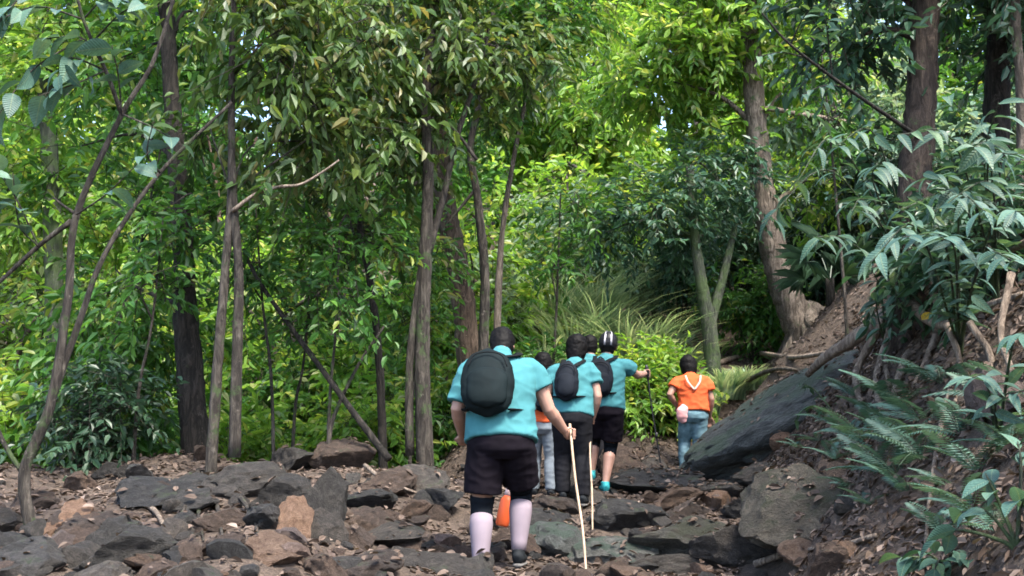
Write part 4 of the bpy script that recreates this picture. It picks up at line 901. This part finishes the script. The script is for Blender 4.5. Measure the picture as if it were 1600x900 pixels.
def backpack(label, M, J, w, h, dep, mat, drop=.0, seed=0, xoff=0.0, g=1.0, strap=STRAPC):
    pel, che, nek = J['pelvis'], J['chest'], J['neck']; upv = unit(lerp(che, nek, .5)-lerp(pel, che, .5)); sx_ = np.array([1.0, 0, 0]); bk = unit(np.cross(upv, sx_))*1.0
    bk = -np.cross(sx_, upv)*-1; bk = bk if bk[1] < 0 else -bk
    top = lerp(che, nek, .72-drop)+bk*(.12*g)+sx_*xoff; c = top-upv*h*.5+bk*(dep*.5+.01)
    root = empty('backpack', tuple(to_world(M, c-upv*h*.5))); tag(root, label, 'backpack', 'small backpacks worn by the hikers')
    R = M.to_3x3()
    def add(name, mb, m, vx=None, wr=0, par=None):
        me = remesh(name, mb, vx, 2, wr, 8, seed) if vx else mb.mesh(name)
        me.transform(M); o = link(name, me, m, root if par is None else par); return o
    mb = MB(); t = np.linspace(-1, 1, 11); prof = (1-np.abs(t)**3.2)**.5
    loft(mb, [c+upv*(h*.5*k)+bk*(-.015*k*k) for k in t], np.maximum(.02, w*.5*(prof*.75+.25*(1-t*t*.3)*(prof > .2))*(1-.12*np.maximum(0, t))), np.maximum(.015, dep*.5*prof*(1-.25*np.maximum(0, t))), side=sx_, n=24)
    bag = add('pack_bag', mb, mat, .01, .007)
    mb = MB(); c2 = c-upv*h*.14+bk*dep*.32; loft(mb, [c2+upv*(h*.3*k) for k in t], np.maximum(.015, w*.38*(1-np.abs(t)**4)**.5), np.maximum(.01, dep*.3*(1-np.abs(t)**3)**.5), side=sx_, n=20); add('pocket', mb, mat, .01, .005, bag)
    mb = MB(); tube(mb, [c+upv*h*.13+bk*dep*.5-sx_*w*.36, c+upv*h*.3+bk*dep*.48-sx_*w*.26, c+upv*h*.36+bk*dep*.44, c+upv*h*.3+bk*dep*.48+sx_*w*.26, c+upv*h*.13+bk*dep*.5+sx_*w*.36], .005, .005, 5, 5); add('zip', mb, strap, par=bag)
    mb = MB(); tube(mb, [top-sx_*.04, top+upv*.03+bk*.01, top+sx_*.04], .007, .007, 6, 5); add('handle', mb, strap)
    for s in (-1, 1):
        sh = J['shL' if s < 0 else 'shR']; ov = lerp(nek, sh, .52)+np.array([0, 0, .03*g])
        fr = lerp(che, sh, .45)+np.array([0, .15*g, -.02]); lowf = lerp(pel, che, .55)+sx_*s*.19*g+np.array([0, .04, 0]); lb = c-upv*h*.38+sx_*s*w*.42-bk*dep*.2
        P_ = catmull([top+sx_*s*.06-upv*.03+bk*.02, ov-np.array([0, .045, -.0])*g+bk*.02, ov+np.array([0, .03, .012]), fr, lowf, lb], 6)
        mb = MB(); loft(mb, P_, .027, .008, side=sx_, n=8); add('strap', mb, strap)
    return root
def stick(name, label, top, bot, r, mat, cat='stick', parts=None):
    root = empty(name, tuple(bot)); tag(root, label, cat, 'walking sticks')
    rr = np.random.RandomState(int(abs(top[0])*1000) % 999); t, b = np.array(top), np.array(bot)
    m1 = lerp(t, b, .35)+rr.normal(size=3)*.006; m2 = lerp(t, b, .7)+rr.normal(size=3)*.006
    mb = MB(); tube(mb, [t, m1, m2, b], r, r*.8, 8, 6, .06 if mat is WOOD else 0, rr); link('shaft', mb.mesh('shaft'), mat, root)
    return root
# --- the big man in front
JF = dict(pelvis=(0, 0, .93), chest=(-.01, .13, 1.25), neck=(.0, .23, 1.485), head=(.0, .37, 1.565), headup=(0, .6, .75), face=(0, .8, -.6),
          shL=(-.225, .19, 1.40), shR=(.22, .19, 1.40), elL=(-.315, .13, 1.10), wrL=(-.29, .33, .92), elR=(.34, .2, 1.10), wrR=(.46, .33, .945),
          hipL=(-.105, .0, .86), hipR=(.105, 0, .86), knL=(-.135, .03, .43), knR=(.14, .19, .51), anL=(-.14, -.12, .02), anR=(.12, .06, .11), toeL=(-.16, .02, -.04), toeR=(.14, .2, .05), stickR=(.02, -.04, 1))
rootF, MF, JF = person('heavy man in teal shirt, black shorts, knee braces and pale calf sleeves, nearest a walking stick', 783, 892, 7.2, 0.0, JF, g=1.22, vox=.009, brace=True, calf=True, gripR=(.505, .365, .925), seed=1, skin=SKIN, hem=.055, shortlen=.78, sleeve=(.85, .5))
rootF['label'] = 'heavyset man in teal shirt, black shorts, knee braces and pale lavender calf sleeves'
backpack('rounded black backpack on the heavyset man with pale calf sleeves', MF, JF, .37, .51, .19, PACKC, -.03, 1, -.09, 1.22)
hw = to_world(MF, (.505, .365, .925)); bF = G(915, 899)
tip = W(917, 912, 6.85); tip.z = max(tip.z, Hs(tip.x, tip.y)-.02); dirv = (hw-tip).normalized()
stick('walking_stick', 'pale peeled wooden walking stick in the fist of the heavyset man', hw+dirv*.09, tip, .0105, WOOD)
# --- second: child in orange, mostly hidden
JS = dict(pelvis=(0, 0, .88), chest=(0, .06, 1.16), neck=(0, .1, 1.36), head=(0, .15, 1.5), shL=(-.17, .08, 1.29), shR=(.17, .08, 1.29), elL=(-.22, .06, 1.04), wrL=(-.22, .18, .84), elR=(.22, .05, 1.04), wrR=(.2, .2, .88),
          hipL=(-.09, 0, .82), hipR=(.09, 0, .82), knL=(-.1, .1, .46), knR=(.1, .02, .45), anL=(-.1, .02, .09), anR=(.1, -.1, .09), toeL=(-.11, .15, .03), toeR=(.11, .03, .03))
r2, M2, J2 = person('dark haired hiker in orange shirt and grey jeans half hidden behind the heavyset man', 848, 778, 10.9, -.1, JS, g=.92, scale=.93, shirt=ORANGE, legs='long', legmat=GREYJ, hairlen='bob', seed=3, skin=SKIND)
backpack('dark backpack on the hiker in grey jeans', M2, J2, .27, .38, .13, PACKN, .05, 2, 0.02, .92)
# --- third: teal shirt, dark cap and trousers, wooden stick
JT = dict(pelvis=(0, 0, .90), chest=(.01, .1, 1.17), neck=(.02, .16, 1.37), head=(.035, .23, 1.5), shL=(-.18, .13, 1.3), shR=(.18, .12, 1.3), elL=(-.25, .1, 1.05), wrL=(-.24, .27, .9), elR=(.245, .06, 1.03), wrR=(.185, .16, .81),
          hipL=(-.09, 0, .83), hipR=(.09, 0, .83), knL=(-.1, .12, .48), knR=(.1, .04, .46), anL=(-.1, .04, .12), anR=(.1, -.1, .09), toeL=(-.11, .17, .07), toeR=(.11, .03, .03))
gT = (.175, .215, .80)
r3, M3, J3 = person('dark haired hiker in teal shirt and dark trousers beside the heavyset man with a stick', 895, 790, 9.7, -.12, JT, g=.98, scale=.98, legs='long', legmat=DARKT, hairlen='bob', gripR=gT, seed=5)
r3['label'] = 'dark haired hiker in teal shirt and dark trousers walking with a wooden stick'
backpack('narrow black backpack on the hiker in dark trousers', M3, J3, .23, .40, .13, PACKN, .06, 3, -.05)
h3 = to_world(M3, gT); t3 = W(926, 846, 8.9); t3.z = Hs(t3.x, t3.y)+.02; d3 = (h3-t3).normalized()
stick('walking_stick', 'thin peeled wooden stick held by the hiker in dark trousers', h3+d3*.1, t3, .010, WOOD)
# --- fourth: helmet, knee braces, trekking pole
JH = dict(pelvis=(.0, 0, .95), chest=(.01, .06, 1.25), neck=(.03, .1, 1.46), head=(.045, .14, 1.59), shL=(-.205, .1, 1.38), shR=(.21, .07, 1.38), elL=(-.28, .1, 1.12), wrL=(-.22, .3, .98), elR=(.37, .22, 1.27), wrR=(.46, .4, 1.3),
          hipL=(-.095, 0, .87), hipR=(.095, 0, .87), knL=(-.12, .16, .55), knR=(.06, .08, .48), anL=(-.15, .08, .2), anR=(-.0, -.1, .09), toeL=(-.16, .23, .15), toeR=(-.03, .04, .03))
gH = (.485, .445, 1.3)
r4, M4, J4 = person('hiker in black striped helmet, teal shirt, black shorts and teal shoes', 946, 770, 11.2, -.1, JH, g=1.06, headgear='helmet', shoem=SHOET, brace=True, gripR=gH, seed=7)
backpack('flat black backpack on the hiker in the striped helmet', M4, J4, .30, .44, .13, PACKN, .0, 4, -.06, 1.06)
h4 = to_world(M4, gH); t4 = W(1036, 722, h4.y+.1); t4.z = Hs(t4.x, t4.y)+.01
pole = stick('trekking_pole', 'black trekking pole in the outstretched hand of the helmeted hiker', h4+(h4-t4).normalized()*.08, t4, .010, METAL, 'trekking pole')
mb = MB(); dv = np.array((h4-t4).normalized()); loft(mb, [np.array(h4)-dv*.07, np.array(h4), np.array(h4)+dv*.07, np.array(h4)+dv*.1], [.016, .018, .02, .014], n=10); link('grip', mb.mesh('grip'), METAL, pole)
mb = MB(); q = np.array(t4)+dv*.07; loft(mb, [q-dv*.006, q, q+dv*.006], [.02, .04, .02], n=12); link('basket', mb.mesh('basket'), METAL, pole)
mb = MB(); q = np.array(t4)+dv*.55; loft(mb, [q-dv*.03, q+dv*.03], [.018, .018], n=10); link('clamp', mb.mesh('clamp'), METAL, pole)
# --- fifth: mostly hidden behind the helmeted hiker
JX = {k: v for k, v in JS.items()}
r5, M5, J5 = person('short haired hiker in teal shirt almost hidden beyond the helmeted hiker', 926, 742, 12.7, 0.05, JX, g=1.0, scale=1.05, shirt=TEAL, legs='long', legmat=DARKT, seed=9)
# --- sixth: child in orange with jeans
JC = dict(pelvis=(0, 0, .90), chest=(.0, .06, 1.17), neck=(-.01, .12, 1.36), head=(-.02, .2, 1.48), shL=(-.185, .08, 1.29), shR=(.185, .08, 1.29), elL=(-.31, .0, 1.1), wrL=(-.2, .12, .95), elR=(.25, .04, 1.04), wrR=(.24, .14, .82),
          hipL=(-.09, 0, .83), hipR=(.09, 0, .83), knL=(-.11, .12, .48), knR=(.07, .04, .46), anL=(-.13, .05, .12), anR=(.06, -.1, .09), toeL=(-.14, .18, .07), toeR=(.06, .04, .03))
r6, M6, J6 = person('child in orange shirt and faded blue jeans walking ahead on the trail', 1086, 748, 13.0, .0, JC, g=1.02, scale=.95, shirt=ORANGE, legs='long', legmat=DENIM, hairlen='bob', seed=11, skin=SKIND, hem=.03, hsc=1.2)
for s in (-1, 1):
    mb = MB(); P_ = [np.array([s*.1, -.04, 1.35]), np.array([s*.075, -.095, 1.26]), np.array([s*.0, -.125, 1.16])]
    loft(mb, catmull(P_, 5), .014, .008, side=(1, 0, 0), n=8); o = bpy.data.objects.new('strap', mb.mesh('strap')); o.data.materials.append(PALEST); COL.objects.link(o); o.parent = r6
mb = MB(); loft(mb, [(-.12, -.1, .95), (-.17, -.11, .88), (-.17, -.11, .79), (-.14, -.1, .73)], [.05, .075, .07, .03], [.04, .05, .04, .02], n=12)
o = bpy.data.objects.new('waist_cloth', remesh('waist_cloth', mb, .012, 2, .008, 12, 3)); o.data.materials.append(PINK); COL.objects.link(o); o.parent = r6; o['label'] = 'pink cloth tucked at the waist'
# --- orange bottle between the stones
bp = W(784, 822, 7.75); root = empty('water_bottle', tuple(bp)); tag(root, 'orange water bottle with pale cap leaning on a stone beyond the heavyset man', 'bottle')
dv = unit((.22, .05, 1)); b0 = np.array(bp)
mb = MB(); loft(mb, [b0, b0+dv*.015, b0+dv*.1, b0+dv*.19, b0+dv*.225], [.042, .05, .052, .05, .03], n=16); link('bottle_body', mb.mesh('bottle_body'), BOTTLE, root)
mb = MB(); loft(mb, [b0+dv*.22, b0+dv*.25, b0+dv*.29], [.03, .032, .028], n=14); link('cap', mb.mesh('cap'), CAPP, root)
